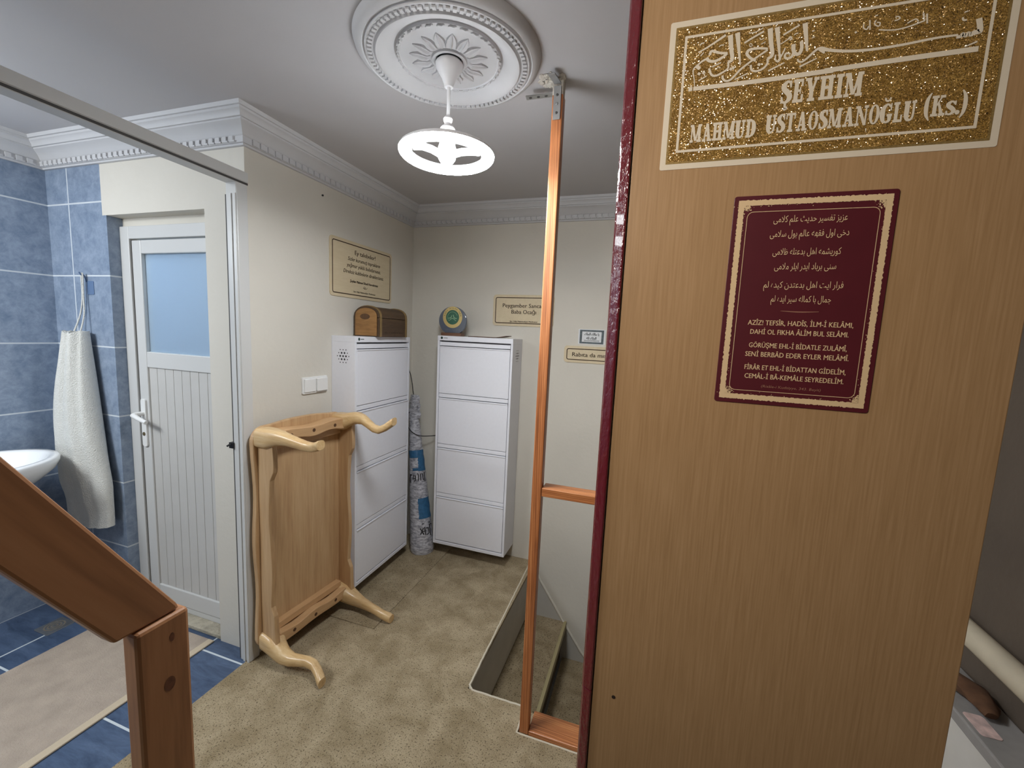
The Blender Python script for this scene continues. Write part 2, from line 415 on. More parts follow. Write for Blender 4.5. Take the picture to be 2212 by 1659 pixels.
def tile_mat(name, su, sv, ou, ov, c1, c2, grout, gw, floor=False):
    m, nt, p = nodes(name)
    g = nt.nodes.new('ShaderNodeNewGeometry')
    s = nt.nodes.new('ShaderNodeSeparateXYZ'); nt.links.new(g.outputs['Position'], s.inputs[0])
    def lines(a, size, off):
        ad = N(nt, 'ShaderNodeMath', operation='SUBTRACT'); ad.inputs[1].default_value = off; nt.links.new(a, ad.inputs[0])
        pp = N(nt, 'ShaderNodeMath', operation='PINGPONG'); pp.inputs[1].default_value = size / 2; nt.links.new(ad.outputs[0], pp.inputs[0])
        lt = N(nt, 'ShaderNodeMath', operation='LESS_THAN'); lt.inputs[1].default_value = gw / 2; nt.links.new(pp.outputs[0], lt.inputs[0])
        return lt.outputs[0]
    if floor: a, b = s.outputs[0], s.outputs[1]
    else:
        ad = N(nt, 'ShaderNodeMath', operation='ADD'); nt.links.new(s.outputs[0], ad.inputs[0]); nt.links.new(s.outputs[1], ad.inputs[1])
        a, b = ad.outputs[0], s.outputs[2]
    mxl = N(nt, 'ShaderNodeMath', operation='MAXIMUM'); nt.links.new(lines(a, su, ou), mxl.inputs[0]); nt.links.new(lines(b, sv, ov), mxl.inputs[1])
    n1 = N(nt, 'ShaderNodeTexNoise'); n1.inputs['Scale'].default_value = 9 if floor else 20; n1.inputs['Detail'].default_value = 8; n1.inputs['Roughness'].default_value = 0.75; n1.inputs['Distortion'].default_value = 0.8 if floor else 0.3
    mp = nt.nodes.new('ShaderNodeMapping'); mp.inputs['Scale'].default_value = (1, 1, 1) if not floor else (0.5, 2.2, 1); mp.inputs['Rotation'].default_value = (0, 0, 0.5 if floor else 0)
    nt.links.new(g.outputs['Position'], mp.inputs[0]); nt.links.new(mp.outputs[0], n1.inputs[0])
    r = ramp(nt, n1.outputs[0], [(0.3, c1), (0.7, c2)])
    mx = N(nt, 'ShaderNodeMix'); mx.data_type = 'RGBA'; nt.links.new(mxl.outputs[0], mx.inputs[0]); nt.links.new(r.outputs[0], mx.inputs[6]); mx.inputs[7].default_value = grout
    nt.links.new(mx.outputs[2], p.inputs['Base Color'])
    rr = N(nt, 'ShaderNodeMapRange'); rr.inputs[3].default_value = 0.3; rr.inputs[4].default_value = 0.8
    nt.links.new(mxl.outputs[0], rr.inputs[0]); nt.links.new(rr.outputs[0], p.inputs['Roughness'])
    inv = N(nt, 'ShaderNodeMath', operation='SUBTRACT'); inv.inputs[0].default_value = 1.0; nt.links.new(mxl.outputs[0], inv.inputs[1])
    bump(nt, p, inv.outputs[0], 0.3, 0.002)
    return m
TILE = tile_mat('blue_wall_tile', 0.5, 0.338, -1.38, 0.0, srgb(108, 126, 150), srgb(156, 170, 190), srgb(205, 212, 218), 0.007)
FTILE = tile_mat('dark_blue_floor_tile', 0.37, 0.37, -1.85, 0.895, srgb(46, 62, 88), srgb(90, 108, 136), srgb(196, 204, 208), 0.008, True)

XL, YB, YD, XB, ZC = -1.59, 2.60, 1.335, -2.88, 2.31

# ---------------------------------------------------------------- the shell of the rooms
bm = B()    # carpeted floor of the landing, cut out round the stairwell
HX, HY = -0.62, 1.505
for lo, hi in (((XL - 0.01, -1.6), (1.0, 1.392)), ((XL - 0.01, 1.392), (-0.362, HY)), ((XL - 0.01, HY), (HX, YB))):
    box(bm, (lo[0], lo[1], -0.018), (hi[0], hi[1], 0.0))
struct(finish(bm, 'floor', CARPET, loc=(0, 0, 0)))
bm = B()
rnd = random.Random(3)
def fuzz(pts, r=0.006):
    out = []
    for a, b in zip(pts[:-1], pts[1:]):
        a, b = Vector(a), Vector(b); n = max(2, int((b - a).length / 0.02))
        out += [a.lerp(b, k / n) + Vector((rnd.uniform(-1, 1), rnd.uniform(-1, 1), 0)) * 0.0012 for k in range(n)]
    return out + [Vector(pts[-1])]
tube(bm, fuzz([(-0.645, YB, -0.004), (HX, HY + 0.02, -0.004), (HX + 0.02, HY, -0.004), (-0.362, HY, -0.004)]), 0.0065, 6)
tube(bm, fuzz([(-0.366, HY, -0.004), (-0.366, 1.388, -0.004), (0.3, 1.388, -0.004)]), 0.0055, 6)
tag(finish(bm, 'trim_1', EDGE, smooth=60), kind='structure')
bm = B()
box(bm, (-0.362, 1.392, -0.2), (1.0, 1.50, -0.012))
struct(finish(bm, 'floor_stair_edge', CARPET))
bm = B(); box(bm, (XB, -1.6, -0.03), (XL - 0.01, YD + 0.05, 0.0)); struct(finish(bm, 'floor_bathroom', FTILE))
bm = B(); box(bm, (XB, YD + 0.05, -0.03), (XL - 0.06, YB, 0.0)); struct(finish(bm, 'floor_toilet', FTILE))
bm = B(); box(bm, (XB, -1.6, ZC), (1.0, YB, ZC + 0.1)); struct(finish(bm, 'ceiling', CEIL))
bm = B(); box(bm, (XL - 0.06, YD, -0.03), (XL, YB, ZC)); struct(finish(bm, 'wall_left', WALL))
bm = B(); box(bm, (XB - 0.1, YB, -2.3), (1.1, YB + 0.1, ZC)); struct(finish(bm, 'wall_back', WALL))
bm = B(); box(bm, (XB - 0.1, -1.6, -0.03), (XB, YB, ZC)); struct(finish(bm, 'wall_bathroom_left', TILE))
RX0, RX1, RZ = -2.444, -1.818, 1.965
bm = B()
box(bm, (RX0 - 0.028, YD, RZ), (XL - 0.06, YD + 0.095, ZC)); box(bm, (RX1, YD, -0.03), (XL - 0.06, YD + 0.095, RZ))
struct(finish(bm, 'wall_bathroom_back', WALL))
bm = B()
box(bm, (XB, YD, -0.03), (RX0, YD + 0.095, RZ)); box(bm, (XB, YD, RZ), (RX0 - 0.028, YD + 0.095, ZC))
struct(finish(bm, 'wall_bathroom_tiled', TILE))
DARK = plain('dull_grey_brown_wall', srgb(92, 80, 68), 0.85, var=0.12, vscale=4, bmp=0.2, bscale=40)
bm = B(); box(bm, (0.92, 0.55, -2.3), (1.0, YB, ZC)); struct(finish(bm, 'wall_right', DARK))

# stairwell: riser below the landing, carpeted steps, skirting that follows the slope
bm = B(); box(bm, (-0.665, 1.44, -0.36), (-0.640, YB, -0.045)); struct(finish(bm, 'stair_riser', plain('painted_riser_board', srgb(186, 180, 168), 0.5, var=0.06, vscale=10), bev=0.002))
bm = B(); box(bm, (-0.66, 1.50, -0.046), (-0.648, YB, -0.018)); struct(finish(bm, 'stair_riser_gap', plain('dark_underlay', srgb(70, 54, 44), 0.9)))
bm = B(); box(bm, (-0.9, 1.42, -2.3), (-0.3, 1.45, -0.02)); box(bm, (-0.3, 1.42, -2.3), (0.92, 1.45, -0.2)); struct(finish(bm, 'wall_stairwell', plain('grey_stair_wall', srgb(150, 144, 134), 0.8)))
NOSE = plain('olive_stair_nosing', srgb(172, 160, 120), 0.55)
z = -0.375; x = -0.645
for k in range(5):
    t = thing('stair_step', None, None, (x + 0.12, 2.0, z - 0.25), kind='structure')
    bm = B(); box(bm, (x, 1.45, z - 0.012), (x + 0.245, YB, z)); finish(bm, 'tread_carpet', CARPET, t)
    bm = B(); box(bm, (x + 0.245, 1.45, z - 0.045), (x + 0.265, YB, z + 0.002)); finish(bm, 'nosing', NOSE, t, bev=0.003)
    bm = B(); box(bm, (x, 1.45, z - 0.26), (x + 0.235, YB, z - 0.012)); finish(bm, 'riser', plain('brown_riser', srgb(92, 78, 60), 0.8) if k == 0 else bpy.data.materials['brown_riser'], t)
    x += 0.25; z -= 0.255
bm = B()
sl = [(-0.64, 0.0), (-0.57, -0.127), (-0.396, -0.384), (-0.277, -0.552), (0.6, -1.55), (0.6, -2.2), (-0.64, -0.6)]
prism(bm, sl, (0, YB, 0), (1, 0, 0), (0, 0, 1), (0, -1, 0), 0.0, 0.008)
struct(finish(bm, 'baseboard_stairs', SKIRT))
bm = B()
for a, b in zip(sl[:4], sl[1:5]):
    A = Vector((a[0], YB - 0.006, a[1])); E_ = Vector((b[0], YB - 0.006, b[1]))
    tube(bm, [A, E_], 0.009, 8)
struct(finish(bm, 'trim_2', plain('pale_trim_bead', srgb(228, 224, 212), 0.5), smooth=50))

# plaster cornice: (distance from the wall, height) swept with mitred corners
PROF = [(0.0, 2.192), (0.012, 2.192), (0.012, 2.200), (0.020, 2.200), (0.020, 2.224), (0.024, 2.2265), (0.026, 2.229), (0.032, 2.238), (0.042, 2.248), (0.053, 2.256), (0.064, 2.262), (0.064, 2.268), (0.072, 2.268), (0.075, 2.278), (0.082, 2.286), (0.086, 2.288), (0.086, 2.297), (0.094, 2.297), (0.098, 2.31), (0.0, 2.31)]
def cornice(name, a, b, n_in, ma, mb):
    """a, b: wall line ends; n_in: direction into the room; ma, mb: mitre shift along a->b per unit of projection"""
    a, b, n_in = Vector((*a, 0)), Vector((*b, 0)), Vector((*n_in, 0))
    d = (b - a).normalized(); bm = B()
    rings = [[e + n_in * p + d * (m * p) + Vector((0, 0, zz)) for p, zz in PROF] for e, m in ((a, ma), (b, mb))]
    loft(bm, rings)
    L = (b - a).length; k = 0.03
    while k < L - 0.03:
        c = a + d * k
        q = [c + n_in * 0.018 + d * s_ * 0.010 for s_ in (-1, 1)]
        vs = [bm.verts.new(p + n_in * o_ + Vector((0, 0, zz))) for zz in (2.2015, 2.2235) for o_ in (0, 0.0085) for p in q]
        for f in ((0, 1, 3, 2), (4, 6, 7, 5), (0, 4, 5, 1), (2, 3, 7, 6), (0, 2, 6, 4), (1, 5, 7, 3)): bm.faces.new([vs[i] for i in f])
        vs = [bm.verts.new(p + n_in * o_ + d * sh + Vector((0, 0, zz))) for zz in (2.2015, 2.2075) for o_, in ((0,), (0.0085,)) for sh, p in ((0.0, q[1]), (0.008, q[1]))]
        for f in ((0, 1, 3, 2), (4, 6, 7, 5), (0, 4, 5, 1), (2, 3, 7, 6), (0, 2, 6, 4), (1, 5, 7, 3)): bm.faces.new([vs[i] for i in f])
        k += 0.036
    struct(finish(bm, name, PLASTER, smooth=25))
cornice('trim_3', (XL, YB), (1.0, YB), (0, -1), 1, 0)
cornice('trim_4', (XL, YD), (XL, YB), (1, 0), -1, -1)
cornice('trim_5', (XB, YD), (XL, YD), (0, -1), 1, 1)
cornice('trim_6', (XB, -1.6), (XB, YD), (1, 0), 0, -1)

# white plastic partition frame of the bathroom opening
d1 = thing('door_frame_bathroom', None, None, (XL - 0.01, 0.6, 0), kind='structure')
bm = B()
box(bm, (-1.632, 1.285, 0.0), (-1.575, YD - 0.001, 2.045)); finish(bm, 'jamb', PVC, d1, bev=0.004)
bm = B(); box(bm, (-1.590, 1.281, 0.0), (-1.578, 1.286, 2.0)); box(bm, (-1.612, 1.281, 0.0), (-1.600, 1.286, 2.0)); finish(bm, 'jamb_rib', PVC, d1, bev=0.001)
bm = B(); box(bm, (-1.644, 1.292, 0.0), (-1.632, 1.315, 2.0)); finish(bm, 'seal', RUBBER, d1)
bm = B()
tl = math.radians(-1.05)
MT = Matrix.Translation((-1.575, 1.335, 2.04)) @ Matrix.Rotation(tl, 4, 'X')
box(bm, (-0.057, -2.7, 0.0), (0.0, 0.0, 0.05), MT); box(bm, (-0.001, -2.7, 0.012), (0.003, 0.0, 0.05), MT); finish(bm, 'head_rail', PVC, d1, bev=0.004)
bm = B(); box(bm, (-0.066, -2.7, 0.004), (-0.057, 0.0, 0.022), MT); box(bm, (-0.003, -2.7, 0.002), (0.0012, 0.0, 0.010), MT); finish(bm, 'head_seal', RUBBER, d1)
bm = B(); box(bm, (-1.650, 1.278, 0.972), (-1.628, 1.300, 0.996)); tube(bm, [(-1.640, 1.278, 0.99), (-1.640, 1.262, 0.985)], 0.004, 8); finish(bm, 'latch_keeper', BLACK, d1)

# bathroom door: white plastic door with frosted pane
GLASS, nt, p = nodes('frosted_glass')
p.inputs['Base Color'].default_value = srgb(196, 214, 230); p.inputs['Roughness'].default_value = 0.55; p.inputs['Transmission Weight'].default_value = 0.75; p.inputs['IOR'].default_value = 1.3
n_ = N(nt, 'ShaderNodeTexNoise'); n_.inputs['Scale'].default_value = 300; nt.links.new(coords(nt), n_.inputs[0]); bump(nt, p, n_.outputs[0], 0.15, 0.002)
d2 = thing('door_1', None, None, (-2.1, 1.40, 0), kind='structure')
F0, F1 = 1.382, 1.43
bm = B(); box(bm, (RX0, F0, 0), (RX0 + 0.062, F1, 1.926)); finish(bm, 'frame_post', PVC, d2, bev=0.003)
bm = B(); box(bm, (-1.79, F0, 0), (-1.73, F1, 1.926)); finish(bm, 'frame_post', PVC, d2, bev=0.003)
bm = B(); box(bm, (RX0 + 0.062, F0, 1.868), (-1.79, F1, 1.926)); finish(bm, 'frame_head', PVC, d2, bev=0.003)
bm = B(); box(bm, (RX0 - 0.004, 1.398, 1.926), (-1.73, F1, RZ + 0.02)); finish(bm, 'filler', WALL, d2)
bm = B(); box(bm, (RX0, F0 + 0.012, 0.02), (-1.73, F1, 0.05)); finish(bm, 'threshold', PVC, d2, bev=0.004)
bm = B(); box(bm, (RX0, YD + 0.004, 0.0), (RX1, F1, 0.02)); finish(bm, 'cement_step', plain('rough_cement', srgb(176, 168, 150), 0.9, var=0.25, vscale=22, bmp=0.8, bscale=60), d2, bev=0.004)
LX0, LX1, L0, L1 = -2.374, -1.80, 0.055, 1.862
y0, y1 = 1.388, 1.425
bm = B()
box(bm, (LX0, y0, L0), (LX0 + 0.062, y1, L1)); finish(bm, 'stile', PVC, d2, bev=0.004)
bm = B(); box(bm, (LX1 - 0.066, y0, L0), (LX1, y1, L1)); finish(bm, 'stile', PVC, d2, bev=0.004)
bm = B(); box(bm, (LX0 + 0.062, y0, L1 - 0.062), (LX1 - 0.066, y1, L1)); finish(bm, 'top_rail', PVC, d2, bev=0.004)
bm = B(); box(bm, (LX0 + 0.062, y0, 1.262), (LX1 - 0.066, y1, 1.338)); finish(bm, 'middle_rail', PVC, d2, bev=0.004)
bm = B(); box(bm, (LX0 + 0.062, y0, L0), (LX1 - 0.066, y1, L0 + 0.085)); finish(bm, 'bottom_rail', PVC, d2, bev=0.004)
bm = B()
nx = 8; wx = (LX1 - 0.066 - LX0 - 0.062) / nx
for i in range(nx):
    xa = LX0 + 0.062 + wx * i
    box(bm, (xa + 0.0008, y0 + 0.008, L0 + 0.085), (xa + wx - 0.0008, y0 + 0.02, 1.262))
finish(bm, 'lower_panel', plain('ribbed_plastic_panel', srgb(202, 200, 196), 0.45, var=0.03, vscale=6), d2, bev=0.0015)
bm = B(); box(bm, (LX0 + 0.062, y0 + 0.016, 1.338), (LX1 - 0.066, y0 + 0.021, L1 - 0.062)); finish(bm, 'pane', GLASS, d2)
bm = B(); box(bm, (LX0 - 0.006, y0 + 0.004, L0), (LX0, y0 + 0.02, L1)); finish(bm, 'gap_seal', RUBBER, d2)
HP = plain('white_handle_plastic', srgb(236, 236, 234), 0.25)
bm = B(); prism(bm, rrect(-0.017, -0.12, 0.017, 0.12, 0.012), (-2.345, y0, 0.985), (1, 0, 0), (0, 0, 1), (0, -1, 0), 0.0, 0.009)
hp = finish(bm, 'handle_plate', HP, d2, bev=0.002)
bm = B(); tube(bm, [(-2.345, y0 - 0.006, 1.033), (-2.345, y0 - 0.046, 1.033), (-2.340, y0 - 0.055, 1.031), (-2.30, y0 - 0.056, 1.018), (-2.255, y0 - 0.052, 1.004)], [0.011, 0.010, 0.0115, 0.0105, 0.009], 12)
finish(bm, 'lever', HP, hp, smooth=50)
bm = B(); tube(bm, [(-2.345, y0 - 0.009, 0.93), (-2.345, y0 - 0.0115, 0.93)], 0.009, 14); finish(bm, 'keyhole', plain('brass_lock', srgb(120, 108, 80), 0.4, 0.7), hp)

# ================================================================ beige door leaf with burgundy edges, close on the right
DY = 0.75
DOORWOOD = wood('beige_laminate', [(0.25, srgb(150, 116, 78)), (0.5, srgb(165, 130, 91)), (0.75, srgb(177, 142, 103))], 'Z', 34, 0.38, 0.03, 0.6, 0.03, 0.72)
m, nt, p = nodes('burgundy_gloss_paint'); BURG = m
p.inputs['Base Color'].default_value = srgb(92, 22, 30); p.inputs['Roughness'].default_value = 0.16; p.inputs['Coat Weight'].default_value = 0.6
n_ = N(nt, 'ShaderNodeTexNoise'); n_.inputs['Scale'].default_value = 130; n_.inputs['Detail'].default_value = 3; nt.links.new(coords(nt, (1, 1, 0.45)), n_.inputs[0]); bump(nt, p, n_.outputs[0], 0.75, 0.004)
door = thing('door_2', 'beige wood-grain door leaf with glossy burgundy edges, open beside the railing', None, (0.2, DY, 0), kind='structure')
bm = B(); box(bm, (-0.052, DY, 0.012), (0.472, DY + 0.036, 2.12)); finish(bm, 'panel', DOORWOOD, door, bev=0.0015)
def strip(bm, x0, x1, za, zb):
    ol = [(x1, 0.004), (x1 - 0.001, -0.005), (x1 - 0.004, -0.006), (x0 + 0.004, 0.002), (x0 + 0.001, 0.006), (x0, 0.012), (x0, 0.034), (x1, 0.036)]
    prism(bm, ol, (0, DY, 0), (1, 0, 0), (0, 1, 0), (0, 0, 1), za, zb)
bm = B(); strip(bm, -0.074, -0.0525, 0.835, 2.12); finish(bm, 'edge_band', BURG, door, bev=0.003)
bm = B(); strip(bm, -0.0735, -0.0525, 0.012, 0.834); finish(bm, 'edge_band', BURG, door, bev=0.003)
bm = B(); box(bm, (0.4725, DY + 0.006, 0.012), (0.4755, DY + 0.036, 2.12)); finish(bm, 'edge_band', BURG, door, bev=0.002)
bm = B(); tube(bm, [(-0.0128, DY - 0.0006, 0.832), (-0.0128, DY + 0.004, 0.832)], 0.0035, 12); finish(bm, 'screw_hole', plain('dark_hole', srgb(40, 24, 14), 0.9), door)

DP = lambda off: plane(lambda x, z: Vector((x, DY - off, z)), (0, -1, 0))
# gold glitter sticker
GOLD, nt, p = nodes('gold_glitter')
v = coords(nt)
vo = N(nt, 'ShaderNodeTexVoronoi'); vo.inputs['Scale'].default_value = 900; nt.links.new(v, vo.inputs[0])
no = N(nt, 'ShaderNodeTexNoise'); no.inputs['Scale'].default_value = 60; nt.links.new(v, no.inputs[0])
r = ramp(nt, no.outputs[0], [(0.35, srgb(146, 108, 44)), (0.65, srgb(170, 131, 62))]); nt.links.new(r.outputs[0], p.inputs['Base Color'])
sb = N(nt, 'ShaderNodeVectorMath', operation='SUBTRACT'); sb.inputs[1].default_value = (0.5, 0.5, 0.5); nt.links.new(vo.outputs['Color'], sb.inputs[0])
sc_ = N(nt, 'ShaderNodeVectorMath', operation='SCALE'); sc_.inputs['Scale'].default_value = 1.25; nt.links.new(sb.outputs[0], sc_.inputs[0])
ge = nt.nodes.new('ShaderNodeNewGeometry')
ad = N(nt, 'ShaderNodeVectorMath', operation='ADD'); nt.links.new(ge.outputs['Normal'], ad.inputs[0]); nt.links.new(sc_.outputs[0], ad.inputs[1])
nm = N(nt, 'ShaderNodeVectorMath', operation='NORMALIZE'); nt.links.new(ad.outputs[0], nm.inputs[0]); nt.links.new(nm.outputs[0], p.inputs['Normal'])
nt.links.new(nm.outputs[0], p.inputs['Coat Normal'])
p.inputs['Metallic'].default_value = 0.3; p.inputs['Roughness'].default_value = 0.3; p.inputs['Coat Weight'].default_value = 0.6; p.inputs['Coat Roughness'].default_value = 0.12; p.inputs['Coat IOR'].default_value = 1.9
GOLD2 = plain('pale_gold_weave', srgb(168, 138, 84), 0.35, 0.5, var=0.25, vscale=420)
WHITEPRINT = plain('white_print', srgb(214, 200, 178), 0.5)
SX0, SX1, SZ0, SZ1 = -0.0078, 0.4115, 1.7735, 1.9915
st = thing('gold_sticker', 'large gold glitter sticker with white lettering, high on the beige door', 'sticker', (0.2, DY, SZ0))
bm = B(); prism(bm, rrect(SX0, SZ0, SX1, SZ1, 0.003), (0, DY, 0), (1, 0, 0), (0, 0, 1), (0, -1, 0), 0.0, 0.0006); finish(bm, 'border', WHITEPRINT, st)
bm = B(); prism(bm, rrect(SX0 + 0.0085, SZ0 + 0.0085, SX1 - 0.0085, SZ1 - 0.0085, 0.001), (0, DY, 0), (1, 0, 0), (0, 0, 1), (0, -1, 0), 0.0006, 0.0008); finish(bm, 'outer_band', GOLD2, st)
bm = B(); prism(bm, rrect(SX0 + 0.0115, SZ0 + 0.0115, SX1 - 0.0115, SZ1 - 0.0115, 0.001), (0, DY, 0), (1, 0, 0), (0, 0, 1), (0, -1, 0), 0.0008, 0.0009); finish(bm, 'glitter_field', GOLD, st)
bm = B(); P = DP(0.0011)
def line_frame(bm, x0, z0, x1, z1, w, r, P):
    ringstrip(bm, rrect(x0, z0, x1, z1, r), rrect(x0 + w, z0 + w, x1 - w, z1 - w, max(r - w, 0.0004)), P)
line_frame(bm, 0.0145, 1.7985, 0.387, 1.969, 0.0036, 0.001, P)
finish(bm, 'ruled_frame', WHITEPRINT, st)
bm = B()
CALLIG= [[(0.1745,1.9612,0.00652),(0.1782,1.9397,0.00469),(0.1811,1.9233,0.00287)],[(0.1724,1.9377,0.00417),(0.1738,1.9284,0.00438),(0.1718,1.9217,0.00459),(0.1671,1.9214,0.0048),(0.1638,1.9269,0.00501),(0.1628,1.9352,0.00522)],[(0.1645,1.9258,0.00391),(0.1626,1.919,0.0036),(0.1571,1.9168,0.00329),(0.1535,1.9194,0.00297),(0.1549,1.9242,0.00266),(0.1603,1.9224,0.00235)],[(0.1484,1.9495,0.00235),(0.1681,1.9598,0.00235)],[(0.1463,1.9377,0.00143),(0.158,1.9444,0.00143)],[(0.1553,1.9428,0.00183),(0.1578,1.946,0.00183),(0.1601,1.9426,0.00183),(0.1573,1.942,0.00183)],[(0.1624,1.9472,0.00156),(0.1646,1.9489,0.00156),(0.1674,1.9489,0.00156)],[(0.1737,1.9033,0.00261),(0.1943,1.9119,0.00156)],[(0.1338,1.9032,0.00261),(0.1538,1.9117,0.00183)],[(0.0897,1.8971,0.00183),(0.1069,1.9037,0.00183)],[(0.0389,1.9021,0.00183),(0.0501,1.9076,0.00183)],[(0.1702,1.9144,0.00209),(0.1715,1.9112,0.00229),(0.1759,1.9096,0.00249),(0.1812,1.9128,0.0027),(0.1854,1.9167,0.0029),(0.1904,1.9215,0.0031),(0.1947,1.9243,0.0033),(0.1993,1.9246,0.00351),(0.206,1.9216,0.00371),(0.2137,1.919,0.00391)],[(0.1975,1.9239,0.00652),(0.2029,1.9171,0.00209)],[(0.2022,1.9219,0.00414),(0.2249,1.9167,0.00382),(0.2522,1.9138,0.00351),(0.2886,1.9141,0.00319),(0.3282,1.9171,0.00287),(0.3523,1.9172,0.00255)],[(0.3508,1.9147,0.00382),(0.3555,1.9151,0.00411),(0.357,1.9176,0.00439),(0.3602,1.9152,0.00467),(0.3627,1.9172,0.00496),(0.3658,1.9156,0.00524),(0.3684,1.9172,0.00552),(0.3725,1.9177,0.00581),(0.3746,1.9197,0.00609),(0.3715,1.9339,0.00637)],[(0.3543,1.938,0.00223),(0.3557,1.9344,0.00223),(0.359,1.9344,0.00223)],[(0.3554,1.9438,0.00159),(0.359,1.9448,0.00159)],[(0.3611,1.9014,0.00127),(0.3736,1.9061,0.00223)],[(0.0875,1.9623,0.00678),(0.0911,1.9409,0.0043),(0.0955,1.9168,0.00183)],[(0.078,1.9607,0.00678),(0.0808,1.9425,0.00582),(0.0836,1.9264,0.00487),(0.0785,1.9234,0.00391)],[(0.1305,1.9614,0.00678),(0.1334,1.9427,0.00574),(0.1368,1.9249,0.00469),(0.1311,1.92,0.00365)],[(0.1395,1.9615,0.00652),(0.1429,1.9423,0.00456),(0.1463,1.9235,0.00261)],[(0.1462,1.9245,0.00339),(0.1474,1.9172,0.003),(0.1448,1.9145,0.00261),(0.1415,1.918,0.00222),(0.1414,1.9242,0.00183)],[(0.1457,1.9154,0.00235),(0.1505,1.9249,0.00209),(0.1527,1.9316,0.00183)],[(0.1028,1.9304,0.00443),(0.1052,1.9357,0.00391),(0.1161,1.9367,0.00339),(0.1302,1.934,0.00287)],[(0.1027,1.9309,0.00391),(0.1084,1.9244,0.00352),(0.1158,1.9197,0.00313)],[(0.1303,1.9325,0.00261),(0.122,1.9275,0.00268),(0.1098,1.92,0.00276),(0.0966,1.9104,0.00283),(0.0855,1.8987,0.00291),(0.0784,1.8966,0.00298),(0.0734,1.9003,0.00306),(0.0726,1.9052,0.00313)],[(0.1311,1.92,0.00287),(0.1317,1.9138,0.00287),(0.1269,1.9077,0.00287),(0.1183,1.905,0.00287),(0.1115,1.9078,0.00287),(0.1098,1.9148,0.00287)],[(0.0517,1.9368,0.00391),(0.0544,1.9421,0.00374),(0.0652,1.938,0.00356),(0.0763,1.9358,0.00339)],[(0.0763,1.9358,0.00339),(0.07,1.931,0.00365),(0.0599,1.9271,0.00391),(0.0514,1.9289,0.00417),(0.0477,1.9337,0.00443)],[(0.051,1.9327,0.00313),(0.0428,1.9301,0.00278),(0.0368,1.9256,0.00243),(0.0313,1.921,0.00209),(0.0301,1.9157,0.00174),(0.0324,1.9057,0.00139),(0.0345,1.8923,0.00104)],[(0.0348,1.9237,0.00574),(0.0395,1.9188,0.00391)],[(0.0785,1.9234,0.00261),(0.079,1.9144,0.00271),(0.072,1.9095,0.00282),(0.0629,1.9061,0.00292),(0.0564,1.9087,0.00303),(0.0526,1.918,0.00313)],[(0.0564,1.9194,0.00183),(0.0686,1.9238,0.00183)],[(0.0352,1.943,0.00183),(0.0455,1.9473,0.00235),(0.0585,1.9543,0.00287),(0.0718,1.9617,0.00339)],[(0.0981,1.9466,0.00261),(0.1096,1.9526,0.00261),(0.1228,1.9586,0.00261)],[(0.1029,1.9593,0.00156),(0.1118,1.9594,0.00156),(0.1213,1.9634,0.00156)],[(0.105,1.943,0.00104),(0.1069,1.9446,0.00104),(0.1091,1.9418,0.00104),(0.1068,1.9404,0.00104),(0.105,1.943,0.00104)],[(0.0365,1.9524,0.00183),(0.0389,1.9552,0.00183),(0.0426,1.9552,0.00183)],[(0.0639,1.9466,0.00156),(0.0663,1.9484,0.00156),(0.0705,1.9481,0.00156)],[(0.1182,1.9507,0.0013),(0.1199,1.9479,0.0013),(0.1237,1.9493,0.0013)],[(0.1205,1.9416,0.0013),(0.1262,1.9438,0.0013)],[(0.0389,1.9371,0.00156),(0.0428,1.9419,0.00156)],[(0.0372,1.9132,0.00365),(0.0408,1.911,0.00365)],[(0.0436,1.9137,0.00365),(0.0472,1.9115,0.00365)],[(0.0845,1.9153,0.00365),(0.088,1.9131,0.00365)],[(0.1192,1.9148,0.00365),(0.1226,1.9127,0.00365)],[(0.0814,1.9138,0.00365),(0.0849,1.9117,0.00365)],[(0.0631,1.9155,0.0013),(0.066,1.9183,0.0013),(0.0683,1.9159,0.0013)],[(0.1847,1.9486,0.00156),(0.1874,1.9492,0.00156)],[(0.1852,1.9396,0.00156),(0.1887,1.9411,0.00156)],[(0.0255,1.8913,0.006),(0.0312,1.8915,0.006)],[(0.0325,1.8913,0.006),(0.1207,1.8909,0.00626),(0.2167,1.8929,0.00652)],[(0.2054,1.8935,0.00637),(0.2908,1.8958,0.00653),(0.3758,1.8969,0.00669)],[(0.264,1.9377,0.00159),(0.2809,1.9347,0.0017),(0.296,1.9359,0.00181),(0.3139,1.9407,0.00191)],[(0.3116,1.9503,0.00223),(0.3139,1.9403,0.00191)],[(0.3155,1.9491,0.00223),(0.3173,1.9367,0.00191)],[(0.2521,1.9519,0.00191),(0.2539,1.9393,0.00159)],[(0.2459,1.9482,0.00159),(0.246,1.943,0.00159),(0.25,1.9405,0.00159),(0.2517,1.9444,0.00159)],[(0.2593,1.9506,0.00159),(0.2584,1.9456,0.00159),(0.2634,1.9424,0.00159),(0.2645,1.9463,0.00159),(0.2607,1.9475,0.00159)],[(0.281,1.9504,0.00159),(0.284,1.9511,0.00159),(0.2864,1.9484,0.00159),(0.2835,1.9466,0.00159),(0.2805,1.9465,0.00159)],[(0.2954,1.9406,0.00159),(0.3011,1.9436,0.00159),(0.305,1.9441,0.00159),(0.3074,1.9408,0.00159)],[(0.2365,1.938,0.00255),(0.2385,1.9395,0.00255)],[(0.2576,1.9561,0.00159),(0.2607,1.9568,0.00159)]]
for s_ in CALLIG: stroke(bm, s_, P)
finish(bm, 'calligraphy', WHITEPRINT, st)
bm = B()
slab(bm, 'ŞEYHİM', 0.1533, 0.2545, 1.8548, 0.0318, P)
slab(bm, 'MAHMUD', 0.0335, 0.1255, 1.812, 0.0262, P)
slab(bm, 'USTAOSMANOĞLU', 0.1380, 0.3195, 1.8148, 0.0262, P)
